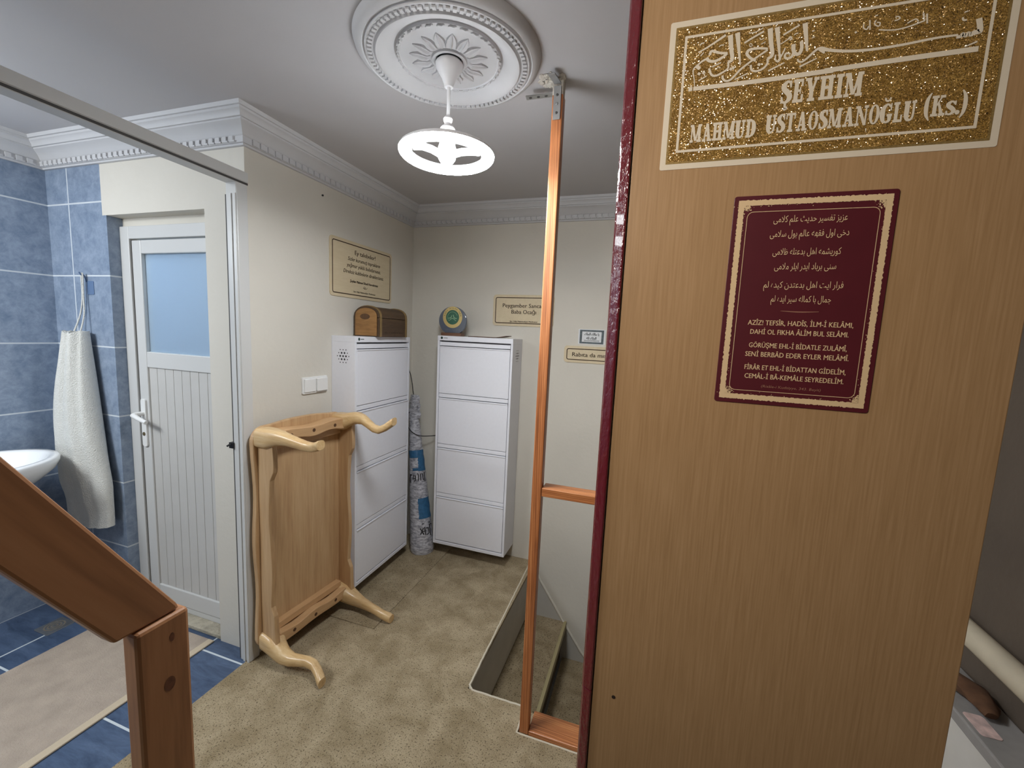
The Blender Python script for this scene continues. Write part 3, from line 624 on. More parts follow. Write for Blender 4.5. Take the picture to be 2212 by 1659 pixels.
slab(bm, '(Ks.)', 0.3275, 0.3735, 1.818, 0.0262, P)
finish(bm, 'lettering', WHITEPRINT, st)

# burgundy plaque
MAROON = plain('burgundy_plaque', srgb(82, 22, 30), 0.42, var=0.05, vscale=30)
CREAMP = plain('cream_print', srgb(214, 184, 142), 0.55)
DIMP = plain('faded_cream_print', srgb(150, 104, 84), 0.55)
PX0, PX1, PZ0, PZ1 = 0.1065, 0.3145, 1.4080, 1.7265
pl = thing('burgundy_plaque', 'burgundy plaque with verses in cream letters, below the gold sticker on the door', 'plaque', (0.21, DY, PZ0))
bm = B(); prism(bm, rrect(PX0, PZ0, PX1, PZ1, 0.004), (0, DY, 0), (1, 0, 0), (0, 0, 1), (0, -1, 0), 0.0, 0.002); finish(bm, 'board', MAROON, pl, bev=0.0004)
P = DP(0.0024)
rnd = random.Random(11)
def rough(x0, z0, x1, z1, amp, seed, step=0.0012):
    out = []; cs = [(x0, z0), (x1, z0), (x1, z1), (x0, z1)]
    for i in range(4):
        a, b = cs[i], cs[(i + 1) % 4]; L = math.hypot(b[0] - a[0], b[1] - a[1]); n = int(L / step)
        dx, dz = (b[0] - a[0]) / L, (b[1] - a[1]) / L
        for k in range(n):
            t = k / n * L; w = noise.noise((t * 260 + i * 71, seed, 0)) * amp + noise.noise((t * 900 + i * 31, seed, 3)) * amp * 0.8
            e = max(0, 1 - min(k, n - k) / 10); w *= 1 - e
            out.append((a[0] + dx * t - dz * w, a[1] + dz * t + dx * w))
    return out
o1 = rough(PX0 + 0.0065, PZ0 + 0.0065, PX1 - 0.0065, PZ1 - 0.0065, 0.0016, 1.0)
i1 = rough(PX0 + 0.0145, PZ0 + 0.0145, PX1 - 0.0145, PZ1 - 0.0145, 0.0011, 7.0)
bm = B()
j = 0; n1, n2 = len(o1), len(i1)
A_ = [bm.verts.new(P(*q)) for q in o1]; B_ = [bm.verts.new(P(*i1[int(k * n2 / n1) % n2])) for k in range(n1)]
for k in range(n1): bm.faces.new((A_[k], A_[(k + 1) % n1], B_[(k + 1) % n1], B_[k]))
for cx, cz, sx, sz in ((PX0 + .0145, PZ1 - .0145, 1, -1), (PX1 - .0145, PZ1 - .0145, -1, -1), (PX0 + .0145, PZ0 + .0145, 1, 1), (PX1 - .0145, PZ0 + .0145, -1, 1)):
    for _ in range(90):     # worn speckle in the corners
        a, b = abs(rnd.gauss(0, 0.0055)), abs(rnd.gauss(0, 0.0055))
        if a + b > 0.017: continue
        s_ = rnd.uniform(0.0003, 0.0012); polyfill(bm, [(cx + sx * a + s_ * math.cos(q * 1.05 + a * 900) * rnd.uniform(.6, 1), cz + sz * b + s_ * math.sin(q * 1.05 + a * 900)) for q in range(6)], P)
for _ in range(70):
    side = rnd.randrange(4); t = rnd.random(); s_ = rnd.uniform(0.0002, 0.0007); d_ = 0.0145 + abs(rnd.gauss(0, 0.002))
    x_, z_ = ((PX0 + d_, PZ0 + t * (PZ1 - PZ0)), (PX1 - d_, PZ0 + t * (PZ1 - PZ0)), (PX0 + t * (PX1 - PX0), PZ0 + d_), (PX0 + t * (PX1 - PX0), PZ1 - d_))[side]
    polyfill(bm, [(x_ + s_ * math.cos(q), z_ + s_ * math.sin(q)) for q in range(6)], P)
finish(bm, 'worn_border', CREAMP, pl)
bm = B(); line_frame(bm, PX0 + 0.0195, PZ0 + 0.0205, PX1 - 0.0195, PZ1 - 0.0235, 0.0008, 0.009, P); finish(bm, 'ruled_frame', CREAMP, pl)
bm = B()
for s_, x0, x1, z_ in (('AZÎZ! TEFSÎR, HADÎS, İLM-İ KELÂMI,', .1432, .2815, 1.5323), ('DAHİ OL FIKHA ÂLİM BUL SELÂMI.', .1479, .2772, 1.5183), ('GÖRÜŞME EHL-İ BİDATLE ZULÂMÎ,', .148, .2773, 1.4975), ('SENİ BERBÂD EDER EYLER MELÂMÎ.', .1443, .2812, 1.4834), ('FİRÂR ET EHL-İ BİDATTAN GİDELİM,', .1453, .2799, 1.4627), ('CEMÂL-İ BÂ-KEMÂLE SEYREDELİM.', .1466, .2788, 1.4488)):
    text(bm, s_, x0, x1, z_, 0.0078, P, bold=0.00012)
finish(bm, 'verse_lettering', CREAMP, pl)
bm = B()
for s_, x0, x1, z_ in (('عزيز تفسير حديث علم كلامى', .1628, .2568, 1.6862), ('دخى اول فقهه عالم بول سلامى', .1601, .261, 1.6648), ('كوريشمه اهل بدعتله ظلامى', .1664, .2542, 1.6385), ('سنى برباد ايدر ايلر ملامى', .1709, .2505, 1.6168), ('فرار ايت اهل بدعتدن كيده لم', .159, .2625, 1.5895), ('جمال با كماله سير ايده لم', .1711, .2495, 1.5685)):
    text(bm, arabic(s_), x0, x1, z_, 0.0098, P)
finish(bm, 'script_lettering', CREAMP, pl)
bm = B(); text(bm, '(Risâle-i Kudsiyye, 343. Beyit)', .1715, .2515, 1.4354, 0.0042, P, 0.1); finish(bm, 'source_line', DIMP, pl)
bm = B(); stroke(bm, [(0.186, 1.5545, 0.0006), (0.211, 1.5535, 0.0016), (0.236, 1.5545, 0.0006)], P); finish(bm, 'divider_flourish', DIMP, pl)

# ================================================================ wooden railing of the stairwell
ORANGE = wood('varnished_pine', [(0.32, srgb(122, 68, 38)), (0.5, srgb(176, 108, 62)), (0.66, srgb(204, 138, 86))], 'Z', 30, 0.4, 0.05, 2.2, 0.1, 0.25, lines=95)
ORANGEX = wood('varnished_pine_along', [(0.32, srgb(122, 68, 38)), (0.5, srgb(176, 108, 62)), (0.66, srgb(204, 138, 86))], 'X', 30, 0.36, 0.05, 2.2, 0.1, 0.25, lines=80)
rl = thing('stair_railing', 'orange varnished pine railing of a ceiling-high post and two crossbars at the stairwell', 'railing', (-0.25, 1.42, 0))
bm = B(); box(bm, (-0.357, 1.392, 0.0), (-0.322, 1.428, 2.262)); finish(bm, 'post', ORANGE, rl, bev=0.003)
bm = B(); box(bm, (-0.3215, 1.394, 0.938), (0.32, 1.452, 0.97)); finish(bm, 'crossbar', ORANGEX, rl, bev=0.003)
bm = B(); box(bm, (-0.3215, 1.393, -0.010), (0.32, 1.488, 0.016)); finish(bm, 'bottom_bar', ORANGEX, rl, bev=0.003)
STEEL = plain('galvanised_steel', srgb(176, 178, 180), 0.38, 0.85, var=0.08, vscale=40)
br = thing('steel_bracket', 'perforated steel strap screwed to the top of the orange post and the ceiling', 'bracket', (-0.34, 1.39, 2.2))
bm = B()
prism(bm, rrect(-0.352, 2.185, -0.328, 2.285, 0.002), (0, 1.391, 0), (1, 0, 0), (0, 0, 1), (0, -1, 0), 0.0, 0.003); finish(bm, 'plate', STEEL, br, bev=0.0006)
bm = B(); prism(bm, [(-0.351, 1.388), (-0.329, 1.388), (-0.338, 1.335), (-0.360, 1.335)], (0, 0, 2.29), (1, 0, 0), (0, 1, 0), (0, 0, 1), 0.0, 0.004); finish(bm, 'ceiling_tab', STEEL, br, bev=0.0006)
for z_ in (2.205, 2.232, 2.258):
    bm = B(); lathe(bm, [(0.0001, 0.0022), (0.003, 0.002), (0.0045, 0.0)], (0, 0, 0), 12); bm.transform(Matrix.Translation((-0.340, 1.3878, z_)) @ Matrix.Rotation(PI / 2, 4, 'X')); finish(bm, 'screw', STEEL if z_ == 2.232 else RUBBER, br, smooth=40)
bm = B(); prism(bm, rrect(-0.455, 1.425, -0.345, 1.447, 0.002), (0, 0, 2.285), (1, 0, 0), (0, 1, 0), (0, 0, 1), 0.0, 0.003)
for k in range(4): tube(bm, [(-0.44 + 0.026 * k, 1.436, 2.284), (-0.44 + 0.026 * k, 1.436, 2.2856)], 0.005, 10, mi=1)
bm.transform(Matrix.Translation((-0.345, 1.436, 2.285)) @ Matrix.Rotation(0.12, 4, 'Z') @ Matrix.Rotation(-0.06, 4, 'Y') @ Matrix.Translation((0.345, -1.436, -2.285)))
tag(finish(bm, 'steel_strip', [STEEL, RUBBER]), 'loose perforated steel strip sticking out left of the post top', 'metal strip')
bm = B(); rnd = random.Random(5)
for k in range(70):     # broken plaster where the post meets the ceiling
    a, rr = rnd.uniform(0, 2 * PI), rnd.uniform(0, 0.05)
    c = Vector((-0.352 + math.cos(a) * rr * 0.9 - 0.012, 1.400 + math.sin(a) * rr * 0.9, ZC + rnd.uniform(-0.005, 0.0)))
    s_ = rnd.uniform(0.005, 0.012)
    for v_ in bmesh.ops.create_icosphere(bm, subdivisions=1, radius=s_)['verts']:
        v_.co = c + Vector((v_.co.x * rnd.uniform(.7, 1.2), v_.co.y * rnd.uniform(.7, 1.2), v_.co.z * 0.3))
box(bm, (-0.357, 1.394, 2.262), (-0.324, 1.426, ZC))
tag(finish(bm, 'plaster_patch', plain('broken_plaster', srgb(206, 200, 190), 0.9, var=0.12, vscale=60, bmp=0.6, bscale=90)), 'crumbled grey plaster on the ceiling round the top of the orange post', 'plaster')

# ================================================================ dark handrail close on the left
BROWN = wood('brown_varnished_wood', [(0.25, srgb(134, 89, 58)), (0.5, srgb(174, 122, 82)), (0.75, srgb(192, 140, 100))], 'Z', 17, 0.42, 0.08, 3.0, 0.06, 0.25)
hr = thing('handrail', 'brown varnished wooden handrail sloping down to its newel post in the left foreground', 'handrail', (-0.765, 0.45, 0))
bm = B(); box(bm, (-0.782, 0.410, 0.0), (-0.745, 0.492, 0.993)); nw = finish(bm, 'newel_post', BROWN, hr, bev=0.006)
bm = B()
s0 = 1.655; Y0, Y1 = 0.386, 0.482
ol = [(Y0, 0.9945), (Y1, 0.9945), (Y1 - 0.004, 1.006), (-0.25, 1.006 + s0 * (Y1 - 0.004 + 0.25)), (-0.25, 0.9945 + s0 * (Y0 + 0.25))]
prism(bm, ol, (-0.752, 0, 0), (0, 1, 0), (0, 0, 1), (1, 0, 0), -0.032, 0.0)
rail = finish(bm, 'rail', wood('brown_varnished_rail', [(0.25, srgb(134, 89, 58)), (0.5, srgb(174, 122, 82)), (0.75, srgb(192, 140, 100))], 'Z', 14, 0.42, 0.06, 2.0, 0.05, 0.25, rot=(math.radians(-31.1), 0, 0)), hr, bev=0.005)
KNOT = plain('dark_knot', srgb(112, 68, 46), 0.5, var=0.35, vscale=90)
for y_, z_, a_, b_ in ((0.462, 0.955, .004, .008), (0.455, 0.872, .009, .013)):
    bm = B(); bm.faces.new([bm.verts.new((-0.7447, y_ + a_ * math.cos(k * PI / 9), z_ + b_ * math.sin(k * PI / 9))) for k in range(18)])
    finish(bm, 'knot', KNOT, nw)

# ================================================================ ceiling rose and ring lamp
MX, MY = -0.628, 1.208
rose = thing('ceiling_rose', 'round white plaster ceiling rose with petals round the lamp cord', 'ceiling rose', (MX, MY, ZC - 0.035))
prof = [(0.27, 0.0), (0.266, -0.012), (0.256, -0.022), (0.246, -0.026), (0.243, -0.022), (0.239, -0.022), (0.237, -0.029), (0.231, -0.029), (0.229, -0.025), (0.214, -0.027), (0.208, -0.034), (0.198, -0.033), (0.180, -0.024), (0.165, -0.015), (0.158, -0.009), (0.154, -0.009), (0.153, -0.017), (0.144, -0.019), (0.142, -0.015), (0.052, -0.015), (0.051, -0.021), (0.045, -0.023), (0.040, -0.020), (0.038, -0.004), (0.0005, -0.003)]
bm = B(); lathe(bm, prof, (MX, MY, ZC), 96); finish(bm, 'disc', PLASTER, rose, smooth=35)
bm = B(); bm.faces.new([bm.verts.new((MX + 0.0365 * math.cos(k * PI / 16), MY + 0.0365 * math.sin(k * PI / 16), ZC - 0.0045)) for k in range(32)]); finish(bm, 'centre_hole', plain('dark_opening', srgb(34, 38, 50), 0.8), rose)
bm = B()
for k in range(84):
    a = 2 * PI * k / 84; mtx = Matrix.Translation((MX, MY, ZC)) @ Matrix.Rotation(a, 4, 'Z')
    box(bm, (0.2185, -0.0048, -0.0335), (0.2295, 0.0048, -0.024), mtx)
finish(bm, 'beaded_ring', PLASTER, rose)
bm = B()
for k in range(30):
    a = 2 * PI * k / 30; mtx = Matrix.Translation((MX, MY, ZC)) @ Matrix.Rotation(a, 4, 'Z')
    tube(bm, [mtx @ Vector(q) for q in ((0.1445, -0.011, -0.0185), (0.149, -0.006, -0.0195), (0.147, 0.002, -0.0195), (0.151, 0.009, -0.0185))], 0.0026, 6)
finish(bm, 'rope_ring', PLASTER, rose, smooth=50)
for k in range(16):
    a = 2 * PI * (k + 0.35) / 16; mtx = Matrix.Translation((MX, MY, ZC - 0.0145)) @ Matrix.Rotation(a, 4, 'Z')
    bm = B(); rings = []
    for t, w, h in ((0.056, 0.008, 0.004), (0.066, 0.0125, 0.011), (0.080, 0.0155, 0.0105), (0.093, 0.0145, 0.008), (0.105, 0.0085, 0.006), (0.115, 0.0006, 0.003)):
        rings.append([mtx @ Vector(q) for q in ((t, -w, 0.0), (t, -w * 0.86, -h * 0.75), (t, -w * 0.3, -h * 0.55), (t, 0, -h), (t, w * 0.3, -h * 0.55), (t, w * 0.86, -h * 0.75), (t, w, 0.0))])
    loft(bm, rings); finish(bm, 'petal', PLASTER, rose)

LWHITE = plain('white_lamp_plastic', srgb(232, 232, 234), 0.3)
m, nt, p = nodes('lit_diffuser'); LIT = m
p.inputs['Base Color'].default_value = (0.9, 0.9, 0.9, 1); p.inputs['Emission Color'].default_value = (0.93, 0.97, 1.0, 1); p.inputs['Emission Strength'].default_value = LAMP_POWER
LZ = 2.033
lamp = thing('pendant_lamp', 'lit white ring lamp hanging on a short cord from the ceiling rose', 'lamp', (MX, MY, LZ))
bm = B(); lathe(bm, [(0.0005, 2.290), (0.035, 2.290), (0.0405, 2.284), (0.0395, 2.274), (0.031, 2.260), (0.022, 2.246), (0.015, 2.230), (0.013, 2.220), (0.0005, 2.220)], (MX, MY, 0), 36); finish(bm, 'canopy', LWHITE, lamp, smooth=40)
bm = B(); tube(bm, [(MX, MY, 2.289), (MX, MY, 2.3065)], 0.006, 10); finish(bm, 'ceiling_hook', plain('dark_iron', srgb(44, 46, 54), 0.6), lamp, smooth=50)
bm = B(); tube(bm, [(MX, MY, 2.225), (MX + 0.001, MY, 2.17), (MX, MY, 2.135)], 0.0052, 10); finish(bm, 'cord', LWHITE, lamp, smooth=60)
bm = B(); lathe(bm, [(0.0005, 2.140), (0.009, 2.139), (0.014, 2.132), (0.013, 2.125), (0.010, 2.120), (0.0115, 2.114), (0.018, 2.110), (0.0225, 2.104), (0.0225, 2.100), (0.024, 2.098), (0.024, 2.062), (0.0005, 2.062)], (MX, MY, 0), 28); finish(bm, 'socket', LWHITE, lamp, smooth=30)
R0, r0 = 0.1235, 0.0195
bm = B(); rings = []
n = 64
for k in range(n):
    a = 2 * PI * k / n; c = Vector((MX, MY, LZ)); e = Vector((math.cos(a), math.sin(a), 0))
    rings.append([c + e * (R0 + r0 * 0.985 * math.cos(t)) + Vector((0, 0, r0 * 0.72 * math.sin(t))) for t in [PI * q / 10 for q in range(11)]])
rings.append(rings[0])
loft(bm, rings, cap=False); bmesh.ops.remove_doubles(bm, verts=bm.verts[:], dist=1e-5); finish(bm, 'housing', LWHITE, lamp, smooth=60)
bm = B(); rings = []
for k in range(n):
    a = 2 * PI * k / n; c = Vector((MX, MY, LZ - 0.0005)); e = Vector((math.cos(a), math.sin(a), 0))
    rings.append([c + e * (R0 + r0 * math.cos(t)) + Vector((0, 0, r0 * 0.75 * math.sin(t))) for t in [PI + PI * q / 12 for q in range(13)]])
rings.append(rings[0])
loft(bm, rings, closed=False, cap=False); bmesh.ops.remove_doubles(bm, verts=bm.verts[:], dist=1e-5); finish(bm, 'ring_diffuser', LIT, lamp, smooth=60)
bm = B(); lathe(bm, [(0.0005, 2.066), (0.022, 2.064), (0.027, 2.05), (0.027, 2.040), (0.0005, 2.040)], (MX, MY, 0), 28); finish(bm, 'hub', LWHITE, lamp, smooth=40)
bm = B(); lathe(bm, [(0.0265, 2.0395), (0.027, 2.03), (0.025, 2.018), (0.019, 2.009), (0.010, 2.004), (0.0005, 2.003)], (MX, MY, 0), 28); finish(bm, 'hub_diffuser', LIT, lamp, smooth=60)
for k, a0 in enumerate((1.88, 1.88 + 2 * PI / 3, 1.88 + 4 * PI / 3)):
    pts = [Vector((MX + math.cos(a0 + d) * q, MY + math.sin(a0 + d) * q, LZ - 0.004 + z_)) for q, d, z_ in ((0.024, 0.0, 0.0), (0.05, 0.12, 0.004), (0.08, 0.16, 0.003), (0.105, 0.12, -0.002))]
    for nm_, m_, t0 in (('spoke_cover', LWHITE, 0), ('spoke', LIT, PI)):
        bm = B(); rings = []
        for i, c in enumerate(pts):
            d = (pts[min(i + 1, 3)] - pts[max(i - 1, 0)]).normalized(); sd = Vector((-d.y, d.x, 0)).normalized(); w_ = (0.012, 0.009, 0.009, 0.014)[i]
            rings.append([c + sd * (w_ * math.cos(t0 + PI * q / 8)) + Vector((0, 0, 0.0005 * (1 if t0 == 0 else -1) + 0.010 * math.sin(t0 + PI * q / 8))) for q in range(9)])
        loft(bm, rings, closed=(t0 == 0), cap=(t0 == 0)); finish(bm, nm_, m_, lamp, smooth=60)

# ================================================================ shoe cabinets
CAB = plain('white_lacquered_steel', srgb(238, 239, 246), 0.4, var=0.012, vscale=60)
CABIN = plain('cabinet_shadow_gap', srgb(150, 150, 158), 0.7)
DOT = plain('dark_perforation', srgb(48, 48, 54), 0.8)
LOGO = plain('dark_green_mark', srgb(40, 66, 60), 0.5)
def cabinet(label, mat, w, h, d):
    """local axes: x across the front, y into the wall, z up; origin at the lower left front corner"""
    t = thing('shoe_cabinet', label, 'cabinet', mat, 'white shoe cabinets in the corner')
    def fin(bm, name, m, parent=t, **k):
        bm.transform(mat); return finish(bm, name, m, parent, **k)
    e = 0.014
    bm = B(); box(bm, (0, 0.0, 0), (e, d, h - 0.03)); side_l = fin(bm, 'side_panel', CAB, bev=0.0015)
    bm = B(); box(bm, (w - e, 0.0, 0), (w, d, h - 0.03)); side_r = fin(bm, 'side_panel', CAB, bev=0.0015)
    bm = B(); box(bm, (0, -0.001, h - 0.03), (w, d, h)); top = fin(bm, 'top', CAB, bev=0.0015)
    bm = B(); box(bm, (e, 0.0, 0), (w - e, d, 0.02)); fin(bm, 'bottom', CAB, bev=0.0015)
    bm = B(); box(bm, (e, 0.03, 0.02), (w - e, d, h - 0.03)); fin(bm, 'back', CABIN)
    for sx, par in ((-0.0006, side_l), (w + 0.0006, side_r)):
        bm = B()
        for r_, cnt in enumerate((3, 4, 5, 4, 3)):
            for c_ in range(cnt):
                yy = d * 0.5 + (c_ - (cnt - 1) / 2) * 0.018; zz = h - 0.105 - (r_ - 2) * 0.0165
                rr = 0.0052 if abs(c_ - (cnt - 1) / 2) < 1.1 and r_ in (1, 2, 3) else 0.003
                vs = [bm.verts.new((sx, yy + rr * math.cos(q * PI / 5), zz + rr * math.sin(q * PI / 5))) for q in range(10)]
                bm.faces.new(vs)
        fin(bm, 'perforation', DOT, par)
    bm = B(); vs = [bm.verts.new((0.03 + 0.008 * math.cos(q * PI / 8), -0.0016, h - 0.0135 + 0.008 * math.sin(q * PI / 8))) for q in range(16)]; bm.faces.new(vs)
    for k in range(5): box(bm, (0.044 + k * 0.0055, -0.0018, h - 0.016), (0.0475 + k * 0.0055, -0.0012, h - 0.0115))
    fin(bm, 'maker_mark', LOGO, top)
    z0, z1 = 0.026, h - 0.036; n = 4; p_ = (z1 - z0) / n
    for k in range(n):
        a = z0 + k * p_; b = a + p_
        bm = B(); box(bm, (e + 0.003, 0.001, a), (w - e - 0.003, 0.014, b - 0.038)); box(bm, (e + 0.003, -0.003, b - 0.0385), (w - e - 0.003, 0.014, b - 0.031))
        door_ = fin(bm, 'flap_door', CAB, bev=0.002)
        bm = B(); box(bm, (e + 0.003, 0.0025, b - 0.0265), (w - e - 0.003, 0.015, b - 0.003)); fin(bm, 'finger_pull', CAB, door_, bev=0.0015)
    return t
RZm = Matrix.Rotation(PI / 2, 4, 'Z')
cabinet('white four-flap shoe cabinet on the left wall, under the wooden chest', Matrix.Translation((-1.440, 1.813, 0.076)) @ RZm, 0.522, 1.378, 0.149)
cabinet('white four-flap shoe cabinet on the back wall, under the round award', Matrix.Translation((-1.284, 2.4075, 0.088)), 0.505, 1.386, 0.191)

# wooden chest on the left cabinet
CH1 = wood('chest_end_wood', [(0.2, srgb(112, 78, 44)), (0.5, srgb(158, 116, 68)), (0.8, srgb(184, 142, 90))], 'X', 34, 0.5, 0.12, 3.5, 0.08, 0.2)
CH2 = wood('chest_dark_wood', [(0.2, srgb(54, 40, 27)), (0.5, srgb(80, 60, 41)), (0.8, srgb(106, 82, 58))], 'Y', 30, 0.55, 0.08, 2.5, 0.1, 0.3)
cz = 1.4545; cx0, cx1, cy0, cy1 = -1.578, -1.414, 1.972, 2.262
ch = thing('wooden_chest', 'small brown wooden chest with a rounded lid on top of the left shoe cabinet', 'chest', ((cx0 + cx1) / 2, (cy0 + cy1) / 2, cz))
def arch(x0, x1, zb, zs, zt, n=12):
    m_ = (x0 + x1) / 2; a = (x1 - x0) / 2
    return [(x0, zb), (x1, zb), (x1, zs)] + [(m_ + a * math.cos(PI * k / n), zs + (zt - zs) * math.sin(PI * k / n) ** 0.8) for k in range(1, n)] + [(x0, zs)]
bm = B(); box(bm, (cx0, cy0 + 0.004, cz), (cx1, cy1 - 0.004, cz + 0.102)); finish(bm, 'box', CH2, ch, bev=0.003)
bm = B(); prism(bm, arch(cx0, cx1, 0.104, 0.106, 0.166), (0, cy0 + 0.004, cz), (1, 0, 0), (0, 0, 1), (0, 1, 0), 0.0, cy1 - cy0 - 0.008)
lid = finish(bm, 'lid', CH2, ch, bev=0.002)
bm = B(); prism(bm, arch(cx0 + 0.012, cx1 - 0.012, 0.004, 0.106, 0.156), (0, cy0 + 0.004, cz), (1, 0, 0), (0, 0, 1), (0, -1, 0), 0.0, 0.006); end_ = finish(bm, 'end_panel', CH1, ch, bev=0.002)
bm = B(); bm.faces.new([bm.verts.new((-1.50 + 0.032 * math.cos(k * PI / 10), cy0 - 0.0026, cz + 0.108 + 0.016 * math.sin(k * PI / 10))) for k in range(20)]); finish(bm, 'knot', plain('chest_knot', srgb(96, 68, 44), 0.6, var=0.2, vscale=60), end_)
BAND = plain('chest_band', srgb(132, 108, 68), 0.5, var=0.15, vscale=40)
for yy in (cy0 + 0.012, cy1 - 0.026):
    bm = B(); A1 = arch(cx0 - 0.003, cx1 + 0.004, 0.0, 0.106, 0.170); prism(bm, A1, (0, yy, cz + 0.0005), (1, 0, 0), (0, 0, 1), (0, 1, 0), 0.0, 0.016); finish(bm, 'band', BAND, ch, bev=0.0015)
bm = B(); rnd = random.Random(4)
PCH = plane(lambda y, z_: Vector((cx1 + 0.0008, y, z_)), (1, 0, 0))
for zc_, ya, yb in ((cz + 0.024, 2.03, 2.21), ):
    y_ = ya
    while y_ < yb:
        stroke(bm, [(y_, zc_ - 0.003, 0.0012), (y_ + 0.003, zc_ + rnd.uniform(0.002, 0.005), 0.0014), (y_ + 0.006, zc_ - 0.003, 0.0012)], PCH); y_ += rnd.choice((0.008, 0.008, 0.013))
finish(bm, 'engraving', plain('burnt_engraving', srgb(34, 24, 18), 0.8), ch)

# round award
aw = thing('award_trophy', 'round glass award with a green and gold medallion on the right shoe cabinet', 'award', (-1.203, 2.45, 1.474))
ACR, nt, p = nodes('smoky_acrylic'); p.inputs['Base Color'].default_value = srgb(104, 112, 126); p.inputs['Roughness'].default_value = 0.08; p.inputs['Coat Weight'].default_value = 0.5; p.inputs['Transmission Weight'].default_value = 0.15
bm = B(); cc = (-1.203, 1.570); ra = 0.096
ol = [(cc[0] + ra * math.cos(a), cc[1] + (ra - 0.006) * math.sin(a)) for a in [math.radians(-58 + 296 * k / 48) for k in range(49)]]
prism(bm, ol, (0, 2.452, 0), (1, 0, 0), (0, 0, 1), (0, 1, 0), -0.006, 0.010); disc = finish(bm, 'disc', ACR, aw, bev=0.002)
bm = B(); box(bm, (-1.272, 2.425, 1.4745), (-1.132, 2.480, 1.494)); finish(bm, 'base', wood('award_base_wood', [(0.2, srgb(84, 56, 40)), (0.6, srgb(120, 86, 66))], 'X', 40, 0.4), aw, bev=0.002)
AP = lambda o_: plane(lambda x, z_: Vector((x, 2.446 - o_, z_)), (0, -1, 0))
GREEN = plain('green_enamel', srgb(58, 104, 84), 0.3); GRING = plain('gold_enamel', srgb(214, 190, 128), 0.35, 0.2); PGREEN = plain('pale_green_line', srgb(150, 186, 150), 0.4)
mc = (-1.203, 1.592)
circ = lambda r_, n=40: [(mc[0] + r_ * math.cos(2 * PI * k / n), mc[1] + r_ * math.sin(2 * PI * k / n)) for k in range(n)]
bm = B(); ringstrip(bm, circ(0.0675), circ(0.046), AP(0.0007)); finish(bm, 'gold_ring', GRING, disc)
bm = B(); polyfill(bm, circ(0.0465), AP(0.0006)); finish(bm, 'green_medallion', GREEN, disc)
bm = B()
stroke(bm, [(mc[0] + 0.034 * math.cos(a), mc[1] + 0.034 * math.sin(a), 0.002) for a in [math.radians(20 + 200 * k / 10) for k in range(11)]], AP(0.0009))
stroke(bm, [(mc[0] - 0.03, mc[1] - 0.006, 0.004), (mc[0] - 0.012, mc[1] - 0.003, 0.005), (mc[0] - 0.006, mc[1] + 0.012, 0.004)], AP(0.0009))
stroke(bm, [(mc[0] + 0.03, mc[1] - 0.006, 0.004), (mc[0] + 0.012, mc[1] - 0.003, 0.005), (mc[0] + 0.004, mc[1] + 0.016, 0.004)], AP(0.0009))
stroke(bm, [(mc[0] - 0.024, mc[1] - 0.022, 0.003), (mc[0], mc[1] - 0.006, 0.004), (mc[0] + 0.024, mc[1] - 0.022, 0.003)], AP(0.0009))
finish(bm, 'emblem', PGREEN, disc)
bm = B()
s_ = 'ASRI MİLAN GEM'
for k, c_ in enumerate(s_):
    if c_ == ' ': continue
    a = math.radians(168 - 156 * k / (len(s_) - 1))
    ctr = Vector((mc[0] + 0.0525 * math.cos(a), 0, mc[1] + 0.0525 * math.sin(a))); u = Vector((math.sin(a), 0, -math.cos(a))); w_ = Vector((math.cos(a), 0, math.sin(a)))
    text(bm, c_, -0.004 if c_ not in 'Iİ' else -0.0012, 0.004 if c_ not in 'Iİ' else 0.0012, 0.0, 0.0095, lambda x, y, ctr=ctr, u=u, w_=w_: ctr + u * x + w_ * y + Vector((0, 2.4450, 0)))
finish(bm, 'ring_lettering', plain('dark_green_print', srgb(36, 62, 52), 0.5), disc)
bm = B(); text(bm, 'GEMİL NİLÜFER', -1.252, -1.148, 1.508, 0.012, AP(0.0007), bold=0.0004); finish(bm, 'nameplate', plain('steel_grey_print', srgb(96, 104, 118), 0.5), disc)

bm = B()    # thin dark board lying on the right cabinet
rings = []
for k in range(9):
    x_ = -1.085 + 0.25 * k / 8; zz = 1.4748 + (0.012 * max(0, (k - 5) / 3) ** 2)
    rings.append([(x_, 2.43, zz), (x_, 2.54, zz), (x_, 2.54, zz + 0.004), (x_, 2.43, zz + 0.004)])
loft(bm, rings); tag(finish(bm, 'wooden_tray', wood('dark_tray_wood', [(0.2, srgb(70, 46, 34)), (0.8, srgb(112, 78, 58))], 'X', 30, 0.4), smooth=40), 'thin dark wooden tray lying on the right shoe cabinet beside the round award', 'tray')

